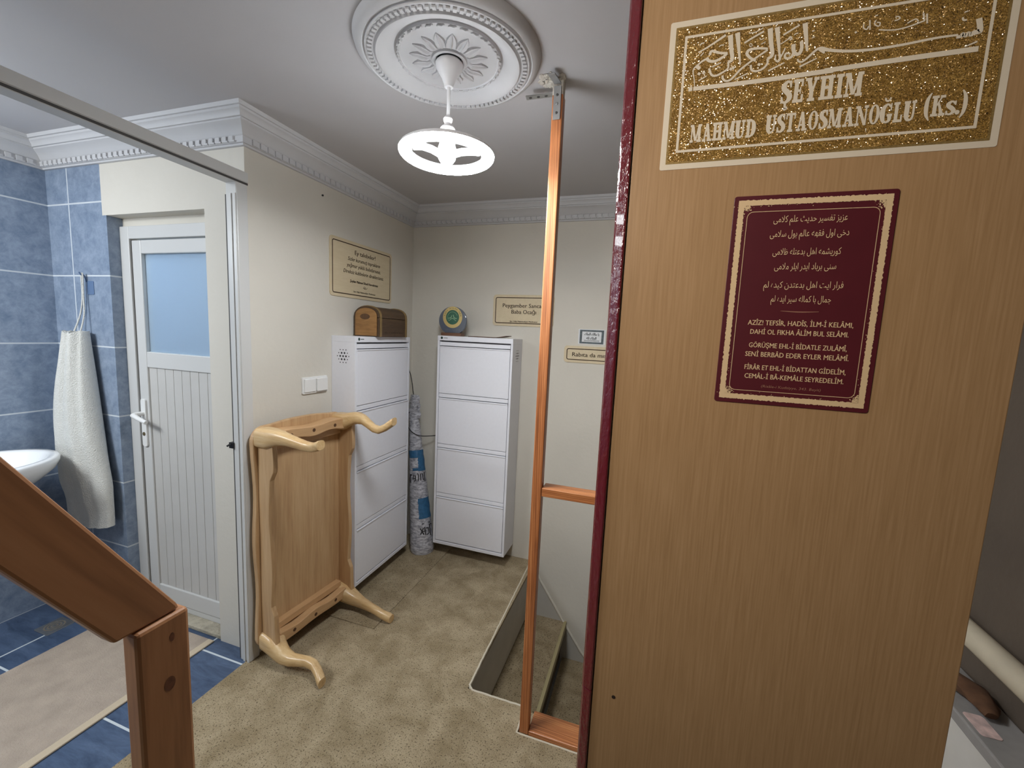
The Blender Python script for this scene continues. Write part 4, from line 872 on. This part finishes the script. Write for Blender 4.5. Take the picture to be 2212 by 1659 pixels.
# ================================================================ signs on the walls
BIRCH = wood('birch_plywood', [(0.2, srgb(206, 188, 152)), (0.6, srgb(218, 202, 170)), (0.85, srgb(226, 212, 184))], 'Y', 14, 0.55, 0.2, 2.0, 0.02, 0.3)
BURNT = plain('laser_burnt_edge', srgb(58, 36, 22), 0.8)
INK = plain('burnt_lettering', srgb(56, 42, 28), 0.8)
def sign(label, P0, ex, ny, w, h, rows, name='wooden_sign'):
    """P0: lower left corner on the wall, ex: along the wall, ny: out of the wall"""
    P0, ex, ny = Vector(P0), Vector(ex), Vector(ny); ez = Vector((0, 0, 1))
    t = thing(name, label, 'sign', tuple(P0 + ex * w / 2), 'birch plywood signs')
    bm = B(); prism(bm, rrect(0, 0, w, h, 0.02), P0, ex, ez, ny, 0.0, 0.005); b = finish(bm, 'board', BIRCH, t, bev=0.0008)
    P = plane(lambda x, z_: P0 + ex * x + ez * z_ + ny * 0.0058, ny)
    bm = B(); line_frame(bm, 0.016, 0.016, w - 0.016, h - 0.016, 0.005, 0.013, P); finish(bm, 'burnt_border', BURNT, t)
    for s_, x0, x1, z_, cap, sh, bo in rows:
        bm = B(); text(bm, s_, x0, x1, z_, cap, P, sh, bo); finish(bm, 'text_line', INK, t)
    return t, P
t, P = sign('birch plywood sign with eight lines of writing above the wooden chest', (XL, 1.800, 1.661), (0, 1, 0), (1, 0, 0), 0.541, 0.304,
     [('Ey talebeler!', .192, .374, .237, .024, 0, .0006), ('Sizler kurumuş toprakların', .135, .42, .2, .021, .25, .0004), ('yağmur yüklü bulutlarısınız.', .125, .425, .166, .021, .25, .0004), ('Direksiz kubbelerin direklerisiniz.', .1, .455, .131, .021, .25, .0004),
      ('Şeyhim Mahmud Efendi Hazretlerimiz', .152, .402, .085, .014, .3, .0009), ('Sarı Hilal Mahmudiyye Medresesi', .18, .375, .033, .009, .2, .0005)])
bm = B(); stroke(bm, [(.262, .066, .002), (.278, .062, .003), (.286, .068, .002), (.272, .071, .002), (.27, .062, .002), (.29, .06, .002), (.3, .068, .003)], P); finish(bm, 'flourish', INK, t)
sign('birch plywood sign reading Peygamber Sancağı on the back wall behind the post', (-0.987, YB, 1.555), (1, 0, 0), (0, -1, 0), 0.404, 0.198,
     [('Peygamber Sancağı', .066, .352, .118, .026, 0, .0005), ('Baba Ocağı', .127, .29, .079, .026, 0, .0005), ('Sarı Hilal Mahmudiyye Medresesi', .117, .301, .026, .009, .2, .0005)])
sign('narrow birch plywood sign reading Rabıta da, under the small framed card', (-0.504, YB, 1.346), (1, 0, 0), (0, -1, 0), 0.46, 0.103,
     [('Rabıta da mısın?', .052, .300, .039, .026, 0, .0005)])
fc = thing('framed_card', 'small white card with black script in a grey frame above the narrow sign', 'card', (-0.34, YB, 1.463))
bm = B(); prism(bm, rrect(-0.422, 1.462, -0.258, 1.553, 0.002), (0, YB, 0), (1, 0, 0), (0, 0, 1), (0, -1, 0), 0.0, 0.002); finish(bm, 'backing', plain('white_card', srgb(224, 226, 228), 0.5), fc)
bm = B(); ringstrip(bm, rrect(-0.413, 1.466, -0.268, 1.549, 0.001), rrect(-0.399, 1.476, -0.282, 1.539, 0.001), lambda x, z_: Vector((x, YB - 0.0028, z_))); finish(bm, 'border', plain('slate_grey_border', srgb(84, 94, 98), 0.6, var=0.3, vscale=90), fc)
bm = B(); PF = plane(lambda x, z_: Vector((x, YB - 0.003, z_)), (0, -1, 0))
text(bm, arabic('يا مالك الملك'), -.385, -.296, 1.517, .016, PF, bold=.0006); text(bm, arabic('الملك لله'), -.372, -.312, 1.493, .016, PF, bold=.0006)
for k in range(2):
    x_ = -.385
    while x_ < -.298: stroke(bm, [(x_, 1.4865 - k * .005, .0022), (x_ + .006, 1.4865 - k * .005, .0022)], PF); x_ += .0085
finish(bm, 'lettering', plain('black_print', srgb(40, 42, 44), 0.6), fc)

# light switch
sw = thing('light_switch', 'white double light switch plate on the left wall above the upended table', 'switch', (XL, 1.69, 1.163))
bm = B(); prism(bm, rrect(1.608, 1.164, 1.774, 1.247, 0.008), (XL, 0, 0), (0, 1, 0), (0, 0, 1), (1, 0, 0), 0.0, 0.009); finish(bm, 'plate', HP, sw, bev=0.002)
for a, b in ((1.617, 1.689), (1.693, 1.765)):
    bm = B(); prism(bm, rrect(a, 1.173, b, 1.238, 0.003), (XL, 0, 0), (0, 1, 0), (0, 0, 1), (1, 0, 0), 0.009, 0.015 if a < 1.65 else 0.020); finish(bm, 'rocker', HP, sw, bev=0.002)

# ================================================================ upended coffee table
TW = wood('light_beech', [(0.3, srgb(170, 132, 92)), (0.5, srgb(196, 160, 118)), (0.7, srgb(212, 180, 138))], 'Y', 15, 0.42, 0.06, 1.6, 0.04, 0.3, coat=0.15)
TW2 = wood('fresh_pine', [(0.3, srgb(188, 148, 96)), (0.5, srgb(212, 178, 128)), (0.7, srgb(224, 198, 154))], 'Z', 30, 0.36, 0.12, 2.0, 0.04, 0.2, coat=0.25)
TW3 = wood('beech_across', [(0.2, srgb(180, 140, 98)), (0.5, srgb(200, 160, 116)), (0.8, srgb(214, 178, 134))], 'X', 18, 0.42, 0.08, 1.6, 0.04, 0.3)
near, far = Vector((-1.535, 1.292, 0.052)), Vector((-1.492, 1.795, 0.052))
tu = (far - near).normalized(); TWID = (far - near).length; tv = Vector((0, 0, 1)); tw = tu.cross(tv)
TM = Matrix.Identity(4)
for i in range(3): TM[i][0], TM[i][1], TM[i][2], TM[i][3] = tu[i], tv[i], tw[i], near[i]
TH = 1.015
tb = thing('coffee_table', 'light wooden coffee table upended on its end, legs outward, beside the left shoe cabinet', 'table', TM)
def tfin(bm, name, m, parent=None, **k):
    bm.transform(TM); return finish(bm, name, m, parent or tb, **k)
def outline():
    out = []; r = 0.062
    def wob(t): return 0.010 * (math.cos(2 * PI * 2 * t) - 1) * 0.5
    for cx, cy, a0 in ((TWID - r, TH - r, 0), (r, TH - r, 90), (r, r, 180), (TWID - r, r, 270)):
        for k in range(9):
            a = math.radians(a0 + 90 * k / 8); out.append((cx + r * math.cos(a), cy + r * math.sin(a)))
        nx = [(TWID / 2, 1), (TH / 2, 0)][0]
        m = 14
        for k in range(1, m):
            t = k / m
            if a0 == 0: out.append((TWID - r - (TWID - 2 * r) * t, TH + 0.016 * math.sin(PI * t) ** 2 * (1 + 0.3 * math.cos(2 * PI * t))))
            elif a0 == 90: out.append((0.0 - wob(t), TH - r - (TH - 2 * r) * t))
            elif a0 == 180: out.append((r + (TWID - 2 * r) * t, -0.012 * math.sin(PI * t) ** 2))
            else: out.append((TWID + wob(t), r + (TH - 2 * r) * t))
    return out
bm = B(); prism(bm, outline(), (0, 0, 0), (1, 0, 0), (0, 1, 0), (0, 0, 1), -0.024, 0.0); tfin(bm, 'tabletop', TW, bev=0.005, segs=3)
def scal(t, deep, shallow):     # free edge of an apron: deep at its ends, cut back in the middle
    e = min(t, 1 - t)
    return shallow + (deep - shallow) * (1 if e < 0.14 else max(0, 1 - (e - 0.14) / 0.05) if e < 0.19 else 0) + 0.006 * math.sin(2 * PI * t * 2)
ai = 0.020
for u0 in (ai, TWID - ai - 0.022):
    bm = B(); ol = [(0.05, 0.0), (TH - 0.05, 0.0)] + [(TH - 0.05 - (TH - 0.1) * k / 48, scal(k / 48, 0.088, 0.066)) for k in range(49)]
    prism(bm, ol, (u0, 0, 0), (0, 1, 0), (0, 0, 1), (1, 0, 0), 0.0, 0.022); tfin(bm, 'long_apron', TW, bev=0.003)
SCREW = plain('screw_hole_shade', srgb(92, 62, 38), 0.9)
for v0, vi, s_ in ((TH - ai - 0.050, -0.034, 1), (ai + 0.006, 0.050, -1)):
    n = 28; L = TWID - 0.11
    bm = B(); ol = []
    for k in range(n + 1):
        t = k / n; ol.append((0.055 + L * t, (0.046 if s_ > 0 else 0.0) + (0.010 if s_ > 0 else -0.006) * math.sin(3 * PI * t) * 0.5))
    for k in range(n + 1):
        t = 1 - k / n; ol.append((0.055 + L * t, (0.0 if s_ > 0 else 0.046) - s_ * 0.006 * math.cos(4 * PI * t)))
    prism(bm, ol, (0, v0, 0), (1, 0, 0), (0, 1, 0), (0, 0, 1), 0.0, 0.068); ap = tfin(bm, 'end_apron', TW3, bev=0.004)
    for uu in (0.13, 0.25, 0.375):
        bm = B(); tube(bm, [(uu, v0 + 0.023, 0.0685), (uu, v0 + 0.023, 0.06)], 0.0085, 12); tfin(bm, 'screw_hole', SCREW, ap)
    bm = B(); box(bm, (0.06, v0 + vi, 0.0), (TWID - 0.06, v0 + vi + 0.030, 0.034)); cl = tfin(bm, 'cleat', TW3, bev=0.002)
def leg(u0, v0, su, sv, drift=0.0):
    """cabriole leg: square block, knee outwards, thin ankle, foot outwards"""
    prof = [(0.0, 0.0, 0.042), (0.055, 0.002, 0.042), (0.085, 0.010, 0.036), (0.12, 0.016, 0.030), (0.16, 0.014, 0.0245), (0.20, 0.004, 0.0215), (0.24, -0.006, 0.0195), (0.275, -0.008, 0.019), (0.305, 0.001, 0.0195), (0.33, 0.014, 0.021), (0.345, 0.021, 0.0195)]
    rings = []
    q = []
    for i in range(len(prof) - 1):
        a, b = prof[i], prof[i + 1]; q += [tuple(x + (y - x) * k / 3 for x, y in zip(a, b)) for k in range(3)]
    q.append(prof[-1])
    for w_, off, r_ in q:
        ring = []
        ex = 4.5 - min(1, w_ / 0.14) * 1.6
        for k in range(20):
            a = 2 * PI * k / 20; c_, s_ = math.cos(a), math.sin(a); f = (abs(c_) ** ex + abs(s_) ** ex) ** (-1 / ex)
            ring.append((u0 + su * off + r_ * c_ * f, v0 + sv * off - drift * min(1, w_ / 0.3) + r_ * s_ * f, w_))
        rings.append(ring)
    bm = B(); loft(bm, rings); tfin(bm, 'leg', TW2, smooth=45)
LI = 0.046
leg(LI, LI + 0.002, -0.8, -1.15, 0.055); leg(TWID - LI, LI + 0.002, 0.7, -0.9, 0.06); leg(LI, TH - LI, -0.6, 0.8); leg(TWID - LI, TH - LI, 0.8, 1.6)

# ================================================================ roll in plastic wrap, cable
PLW, nt, p = nodes('clear_wrap_over_grey'); p.inputs['Base Color'].default_value = srgb(172, 172, 176); p.inputs['Roughness'].default_value = 0.28; p.inputs['Coat Weight'].default_value = 0.5
n_ = N(nt, 'ShaderNodeTexNoise'); n_.inputs['Scale'].default_value = 40; n_.inputs['Detail'].default_value = 7; n_.inputs['Roughness'].default_value = 0.7; nt.links.new(coords(nt, (0.8, 0.8, 2.2)), n_.inputs[0]); bump(nt, p, n_.outputs[0], 0.6, 0.005)
r = ramp(nt, n_.outputs[0], [(0.38, srgb(132, 132, 142)), (0.6, srgb(214, 214, 220))]); nt.links.new(r.outputs[0], p.inputs['Base Color'])
PBLUE = plain('blue_print', srgb(56, 106, 146), 0.4, var=0.2, vscale=50); PINK = plain('black_marker', srgb(36, 34, 38), 0.5)
rb, rt = Vector((-1.375, 2.43, 0.004)), Vector((-1.512, 2.522, 0.90))
ro = thing('wrapped_roll', 'roll in clear plastic wrap with blue and black print leaning in the corner', 'roll', tuple(rb))
ax = (rt - rb).normalized(); s1, s2 = frame_at(ax); rnd = random.Random(8)
def roll_pt(t, a, extra=0.0):
    r_ = (0.082 - 0.048 * t ** 1.1 + 0.0012 * math.sin(t * 75 + 2 * math.sin(a * 2))) + extra
    if t < 0.015: r_ *= 0.93
    return rb + (rt - rb) * t + (s1 * math.cos(a) + s2 * math.sin(a)) * r_ + Vector((0, 0, 0.0 if t > 0 else 0.0))
bm = B(); rings = []
for k in range(61):
    ring = [roll_pt(k / 60, 2 * PI * q / 28) for q in range(28)]
    if k == 0:
        for q in ring: q.z = 0.0045
    rings.append(ring)
loft(bm, rings); body = finish(bm, 'wrap', PLW, ro, smooth=50)
bm = B()    # loose twisted end of the wrap
rings = []
for k in range(10):
    t = k / 9; c = rt + Vector((0.01 * t, -0.01 * t, 0.16 * t)); rr = 0.034 * (1 - t) ** 0.7 + 0.012 + 0.014 * t * t
    rings.append([c + Vector((rr * math.cos(2 * PI * q / 16 + t), rr * 0.6 * math.sin(2 * PI * q / 16 + t), 0.01 * math.sin(q * 2.1))) * (1 + 0.25 * math.sin(q * 3 + k)) if False else c + Vector((rr * (1 + 0.25 * math.sin(q * 3.0 + k)) * math.cos(2 * PI * q / 16), rr * 0.6 * math.sin(2 * PI * q / 16), 0)) for q in range(16)])
loft(bm, rings); finish(bm, 'twisted_end', PLW, ro, smooth=50)
# direction of the printed side
va = Vector((0.55, -0.83, 0)); a_c = math.atan2(va.dot(s2), va.dot(s1))
sgn = 1 if (s1 * -math.sin(a_c) + s2 * math.cos(a_c)).dot(Vector((1, 0, 0))) > 0 else -1
RP = lambda u, t: roll_pt(t, a_c + sgn * u, 0.0015)
def patch(bm, u0, u1, t0, t1, jag=0.0):
    nu, nt_ = 10, 10
    g = [[bm.verts.new(RP(u0 + (u1 - u0) * i / nu + (rnd.uniform(-jag, jag) if i in (0, nu) else 0), t0 + (t1 - t0) * j / nt_)) for i in range(nu + 1)] for j in range(nt_ + 1)]
    for j in range(nt_):
        for i in range(nu): bm.faces.new((g[j][i], g[j][i + 1], g[j + 1][i + 1], g[j + 1][i]))
bm = B(); patch(bm, -1.5, 1.3, .70, .755, .05); patch(bm, 0.1, 1.3, .60, .70, .06); patch(bm, -0.6, 0.1, .605, .625, .05); finish(bm, 'blue_print', PBLUE, body)
bm = B(); patch(bm, -0.15, 1.3, .25, .40, .05); finish(bm, 'blue_print', PBLUE, body)
def rst(bm, pts):
    q = [RP(u, t) + ax * 0 for u, t in pts]; tube(bm, q, 0.0032, 6)
bm = B()
for c in ([(-.95, .52), (-1.1, .55), (-.95, .58), (-.75, .575)], [(-.5, .53), (-.3, .535), (-.3, .57), (-.55, .575), (-.6, .545), (-.35, .55)], [(.0, .53), (.05, .575), (-.08, .585)], [(.3, .53), (.3, .58), (.55, .58), (.6, .53)], [(.8, .52), (.85, .59)]): rst(bm, c)
finish(bm, 'black_print', PINK, body, smooth=60)
bm = B()
for c in ([(-.1, .14), (.2, .185)], [(-.1, .185), (.2, .135)], [(.0, .16), (.4, .16)], [(.35, .13), (.3, .19)], [(.45, .13), (.7, .14), (.65, .18), (.42, .18)], [(.85, .12), (.8, .2), (1.1, .2)], [(.1, .215), (.9, .215)]): rst(bm, c)
finish(bm, 'black_print', PINK, body, smooth=60)
def curve(pts, sub=6):
    out = []; V = [Vector(p) for p in pts]
    for i in range(len(V) - 1):
        p0, p1, p2, p3 = V[max(i - 1, 0)], V[i], V[i + 1], V[min(i + 2, len(V) - 1)]
        for k in range(sub):
            t = k / sub; out.append(0.5 * (2 * p1 + (p2 - p0) * t + (2 * p0 - 5 * p1 + 4 * p2 - p3) * t * t + (3 * p1 - p0 - 3 * p2 + p3) * t ** 3))
    return out + [V[-1]]
bm = B(); tube(bm, curve([(-1.585, 2.56, 1.23), (-1.56, 2.55, 1.18), (-1.545, 2.55, 1.10), (-1.535, 2.55, 1.0), (-1.542, 2.49, 0.92), (-1.546, 2.478, 0.87), (-1.52, 2.472, 0.83), (-1.48, 2.472, 0.80), (-1.43, 2.49, 0.785), (-1.36, 2.54, 0.785), (-1.31, 2.59, 0.787)]), 0.0028, 8)
tag(finish(bm, 'cable', BLACK, smooth=60), 'thin black cable hanging in the corner between the two shoe cabinets', 'cable')

bm = B(); box(bm, (XL + 0.002, 1.66, 0.0), (-1.205, YB - 0.002, 0.004)); tag(finish(bm, 'carpet_strip', CARPET, bev=0.001), 'loose strip of beige carpet under the shoe cabinets with a straight seam', 'carpet')

# ================================================================ bathroom: sink, towel, mat, drain
CERAM = plain('white_ceramic', srgb(232, 234, 236), 0.12, coat=0.4)
sk = thing('sink', 'white ceramic washbasin on the blue tiled wall, above the handrail', 'sink', (-2.66, 0.93, 0))
bm = B(); rings = []
def ell(a, b, z_, cx=-2.655, n=36): return [(max(cx + a * math.cos(2 * PI * k / n), XB + 0.003), 0.925 + b * math.sin(2 * PI * k / n), z_) for k in range(n)]
for a, b, z_, cx in ((0.07, 0.07, 0.68, -2.74), (0.13, 0.15, 0.70, -2.72), (0.185, 0.215, 0.75, -2.69), (0.212, 0.25, 0.80, -2.665), (0.222, 0.262, 0.835, -2.655), (0.222, 0.262, 0.850, -2.655), (0.216, 0.256, 0.857, -2.655), (0.195, 0.232, 0.857, -2.655), (0.185, 0.22, 0.850, -2.655), (0.165, 0.19, 0.80, -2.655), (0.11, 0.12, 0.755, -2.66), (0.03, 0.03, 0.742, -2.67)): rings.append(ell(a, b, z_, cx))
loft(bm, rings); finish(bm, 'basin', CERAM, sk, smooth=60)
bm = B(); tube(bm, curve([(-2.70, 0.93, 0.75), (-2.70, 0.94, 0.66), (-2.70, 0.97, 0.58), (-2.72, 1.00, 0.55), (-2.76, 1.02, 0.57), (-2.82, 1.02, 0.60), (XB - 0.005, 1.02, 0.60)]), 0.026, 14); finish(bm, 'waste_pipe', plain('cream_ceramic', srgb(214, 206, 190), 0.2), sk, smooth=50)
TOW = plain('white_terry_towel', srgb(220, 220, 215), 0.95, var=0.03, vscale=25, bmp=0.6, bscale=220, spec=0.1)
to = thing('hand_towel', 'long white towel hanging by its cord beside the sink', 'towel', (-2.62, 1.26, 0.42))
bm = B(); rings = []
NT = 44
for k in range(30):
    t = k / 29
    z_ = 1.418 - 0.965 * t
    w = 0.044 + (0.165 - 0.044) * min(1, (t / 0.78)) ** 0.95; w *= 1 if t < 0.8 else 1 - 0.12 * (t - 0.8) / 0.2
    cx = -2.618 - 0.012 * math.sin(PI * t) + 0.012 * t * t
    dp = 0.030 + 0.026 * math.sin(PI * min(1, t * 1.1)) + 0.008
    cy = 1.296 - 0.014 * math.sin(PI * min(1, t * 1.05)) - 0.012
    ring = []
    for q in range(NT):
        a = 2 * PI * q / NT; c_, s_ = math.cos(a), math.sin(a)
        fold = 0.010 * math.sin(c_ * 7.5 + 1.1 + t * 1.5) * (0.35 + 0.65 * (1 - t)) + 0.004 * math.sin(c_ * 17 + t * 5)
        crease = 0.005 * math.sin(34 * t + c_ * 2.5) * max(0, (t - 0.55) / 0.45) * (1 if s_ < 0 else 0.2)
        y_ = cy + dp * s_ * abs(s_) ** -0.35 * (abs(s_) > 1e-6) if abs(s_) > 1e-6 else cy
        ring.append((cx + w * c_, min(YD - 0.004, y_ + (fold if s_ < 0 else fold * 0.3) + crease), z_ + 0.014 * c_ * t * (1 if t > 0.5 else 0.3) + (0.008 * math.sin(c_ * 9) if k == 0 else 0)))
    rings.append(ring)
loft(bm, rings); finish(bm, 'cloth', TOW, to, smooth=70)
bm = B(); tube(bm, curve([(-2.655, 1.287, 1.41), (-2.642, 1.312, 1.50), (-2.628, 1.318, 1.58), (-2.624, 1.318, 1.68), (-2.618, 1.318, 1.70), (-2.613, 1.318, 1.68), (-2.615, 1.316, 1.58), (-2.612, 1.312, 1.50), (-2.605, 1.287, 1.41)]), 0.0035, 8); finish(bm, 'hanging_cord', TOW, to, smooth=60)
hk = thing('wall_hook', 'small clear adhesive hook on the blue tiles holding the towel cord', 'hook', (-2.615, YD, 1.62))
CLEAR = plain('smoky_clear_plastic', srgb(98, 122, 158), 0.15)
bm = B(); prism(bm, rrect(-2.618, 1.60, -2.566, 1.665, 0.006), (0, YD, 0), (1, 0, 0), (0, 0, 1), (0, -1, 0), 0.0, 0.002); finish(bm, 'pad', CLEAR, hk)
bm = B(); tube(bm, curve([(-2.617, YD - 0.002, 1.66), (-2.617, YD - 0.01, 1.69), (-2.617, YD - 0.022, 1.692), (-2.617, YD - 0.028, 1.704)]), 0.003, 8); finish(bm, 'hook', CLEAR, hk, smooth=60)

MAT = plain('beige_woven_mat', srgb(172, 158, 144), 0.95, var=0.1, vscale=14, bmp=0.5, bscale=160, spec=0.1)
ml = thing('bath_mat', 'beige woven runner lying on the blue bathroom tiles', 'mat', (-2.14, 0.3, 0))
bm = B(); box(bm, (-2.447, -0.9, 0.0005), (-1.862, 1.318, 0.007)); finish(bm, 'weave', MAT, ml, bev=0.002)
MATE = plain('mat_hem', srgb(196, 180, 156), 0.9, bmp=0.3, bscale=300)
bm = B(); box(bm, (-1.872, -0.9, 0.0005), (-1.838, 1.318, 0.0085)); finish(bm, 'hem', MATE, ml, bev=0.003)
dr = thing('floor_drain', 'small square steel drain grate in the blue bathroom floor', 'drain', (-2.625, 1.12, 0))
bm = B(); prism(bm, rrect(-2.677, 1.068, -2.573, 1.172, 0.006), (0, 0, 0), (1, 0, 0), (0, 1, 0), (0, 0, 1), 0.0, 0.004); finish(bm, 'plate', STEEL, dr, bev=0.001)
bm = B()
for r_ in (0.014, 0.026, 0.038):
    n = 32; ringstrip(bm, [(r_ * math.cos(2 * PI * k / n), r_ * math.sin(2 * PI * k / n)) for k in range(n)], [((r_ - .006) * math.cos(2 * PI * k / n), (r_ - .006) * math.sin(2 * PI * k / n)) for k in range(n)], lambda x, y: Vector((-2.625 + x, 1.12 + y, 0.0046)))
finish(bm, 'grate_slots', plain('drain_slots', srgb(120, 112, 100), 0.7), dr)

# ================================================================ dim corner past the right edge of the door
bm = B(); tube(bm, [(0.885, 0.6, 0.745), (0.885, 2.0, 0.757)], 0.031, 20)
tag(finish(bm, 'wall_pipe', plain('cream_painted_pipe', srgb(196, 184, 160), 0.5, var=0.08, vscale=14), smooth=60), 'cream pipe running along the dim wall past the door edge', 'pipe')
bm = B(); box(bm, (0.80, 0.6, 0.585), (0.918, 2.0, 0.615))
tag(finish(bm, 'wall_ledge', plain('grey_painted_board', srgb(150, 146, 142), 0.6, var=0.12, vscale=18), bev=0.004), 'grey board ledge under the cream pipe past the door edge', 'ledge')
bm = B(); box(bm, (0.815, 0.6, 0.0), (0.918, 2.0, 0.584))
struct(finish(bm, 'wall_plinth', plain('pale_plinth', srgb(206, 202, 194), 0.7, var=0.05, vscale=9)))
bm = B(); rings = []
for k in range(12):
    t = k / 11; y_ = 1.25 + 0.17 * t; c = Vector((0.86 + 0.01 * math.sin(t * 5), y_, 0.632)); rr = 0.022 * math.sin(PI * (0.1 + 0.8 * t)) + 0.003
    rings.append([c + Vector((rr * 1.3 * math.cos(2 * PI * q / 12) * (1 + 0.2 * math.sin(q * 2 + k)), 0.0, rr * 0.75 * math.sin(2 * PI * q / 12))) for q in range(12)])
loft(bm, rings); tag(finish(bm, 'rag', plain('brown_cloth', srgb(96, 66, 44), 0.95, var=0.3, vscale=30), smooth=70), 'crumpled brown rag on the grey ledge past the door edge', 'rag')
bm = B(); prism(bm, rrect(0.812, 1.195, 0.853, 1.265, 0.008), (0, 0, 0.6152), (1, 0, 0), (0, 1, 0), (0, 0, 1), 0.0, 0.001)
tag(finish(bm, 'torn_label', plain('torn_red_and_white_paper', srgb(214, 186, 178), 0.8, var=0.35, vscale=35)), 'torn pale red paper label stuck on the grey ledge', 'label')

bm = B(); tube(bm, [(XL - 0.001, 1.756, 2.138), (XL + 0.006, 1.756, 2.138)], 0.0045, 10)
tag(finish(bm, 'nail', BLACK), 'small dark nail head in the left wall just under the cornice', 'nail')
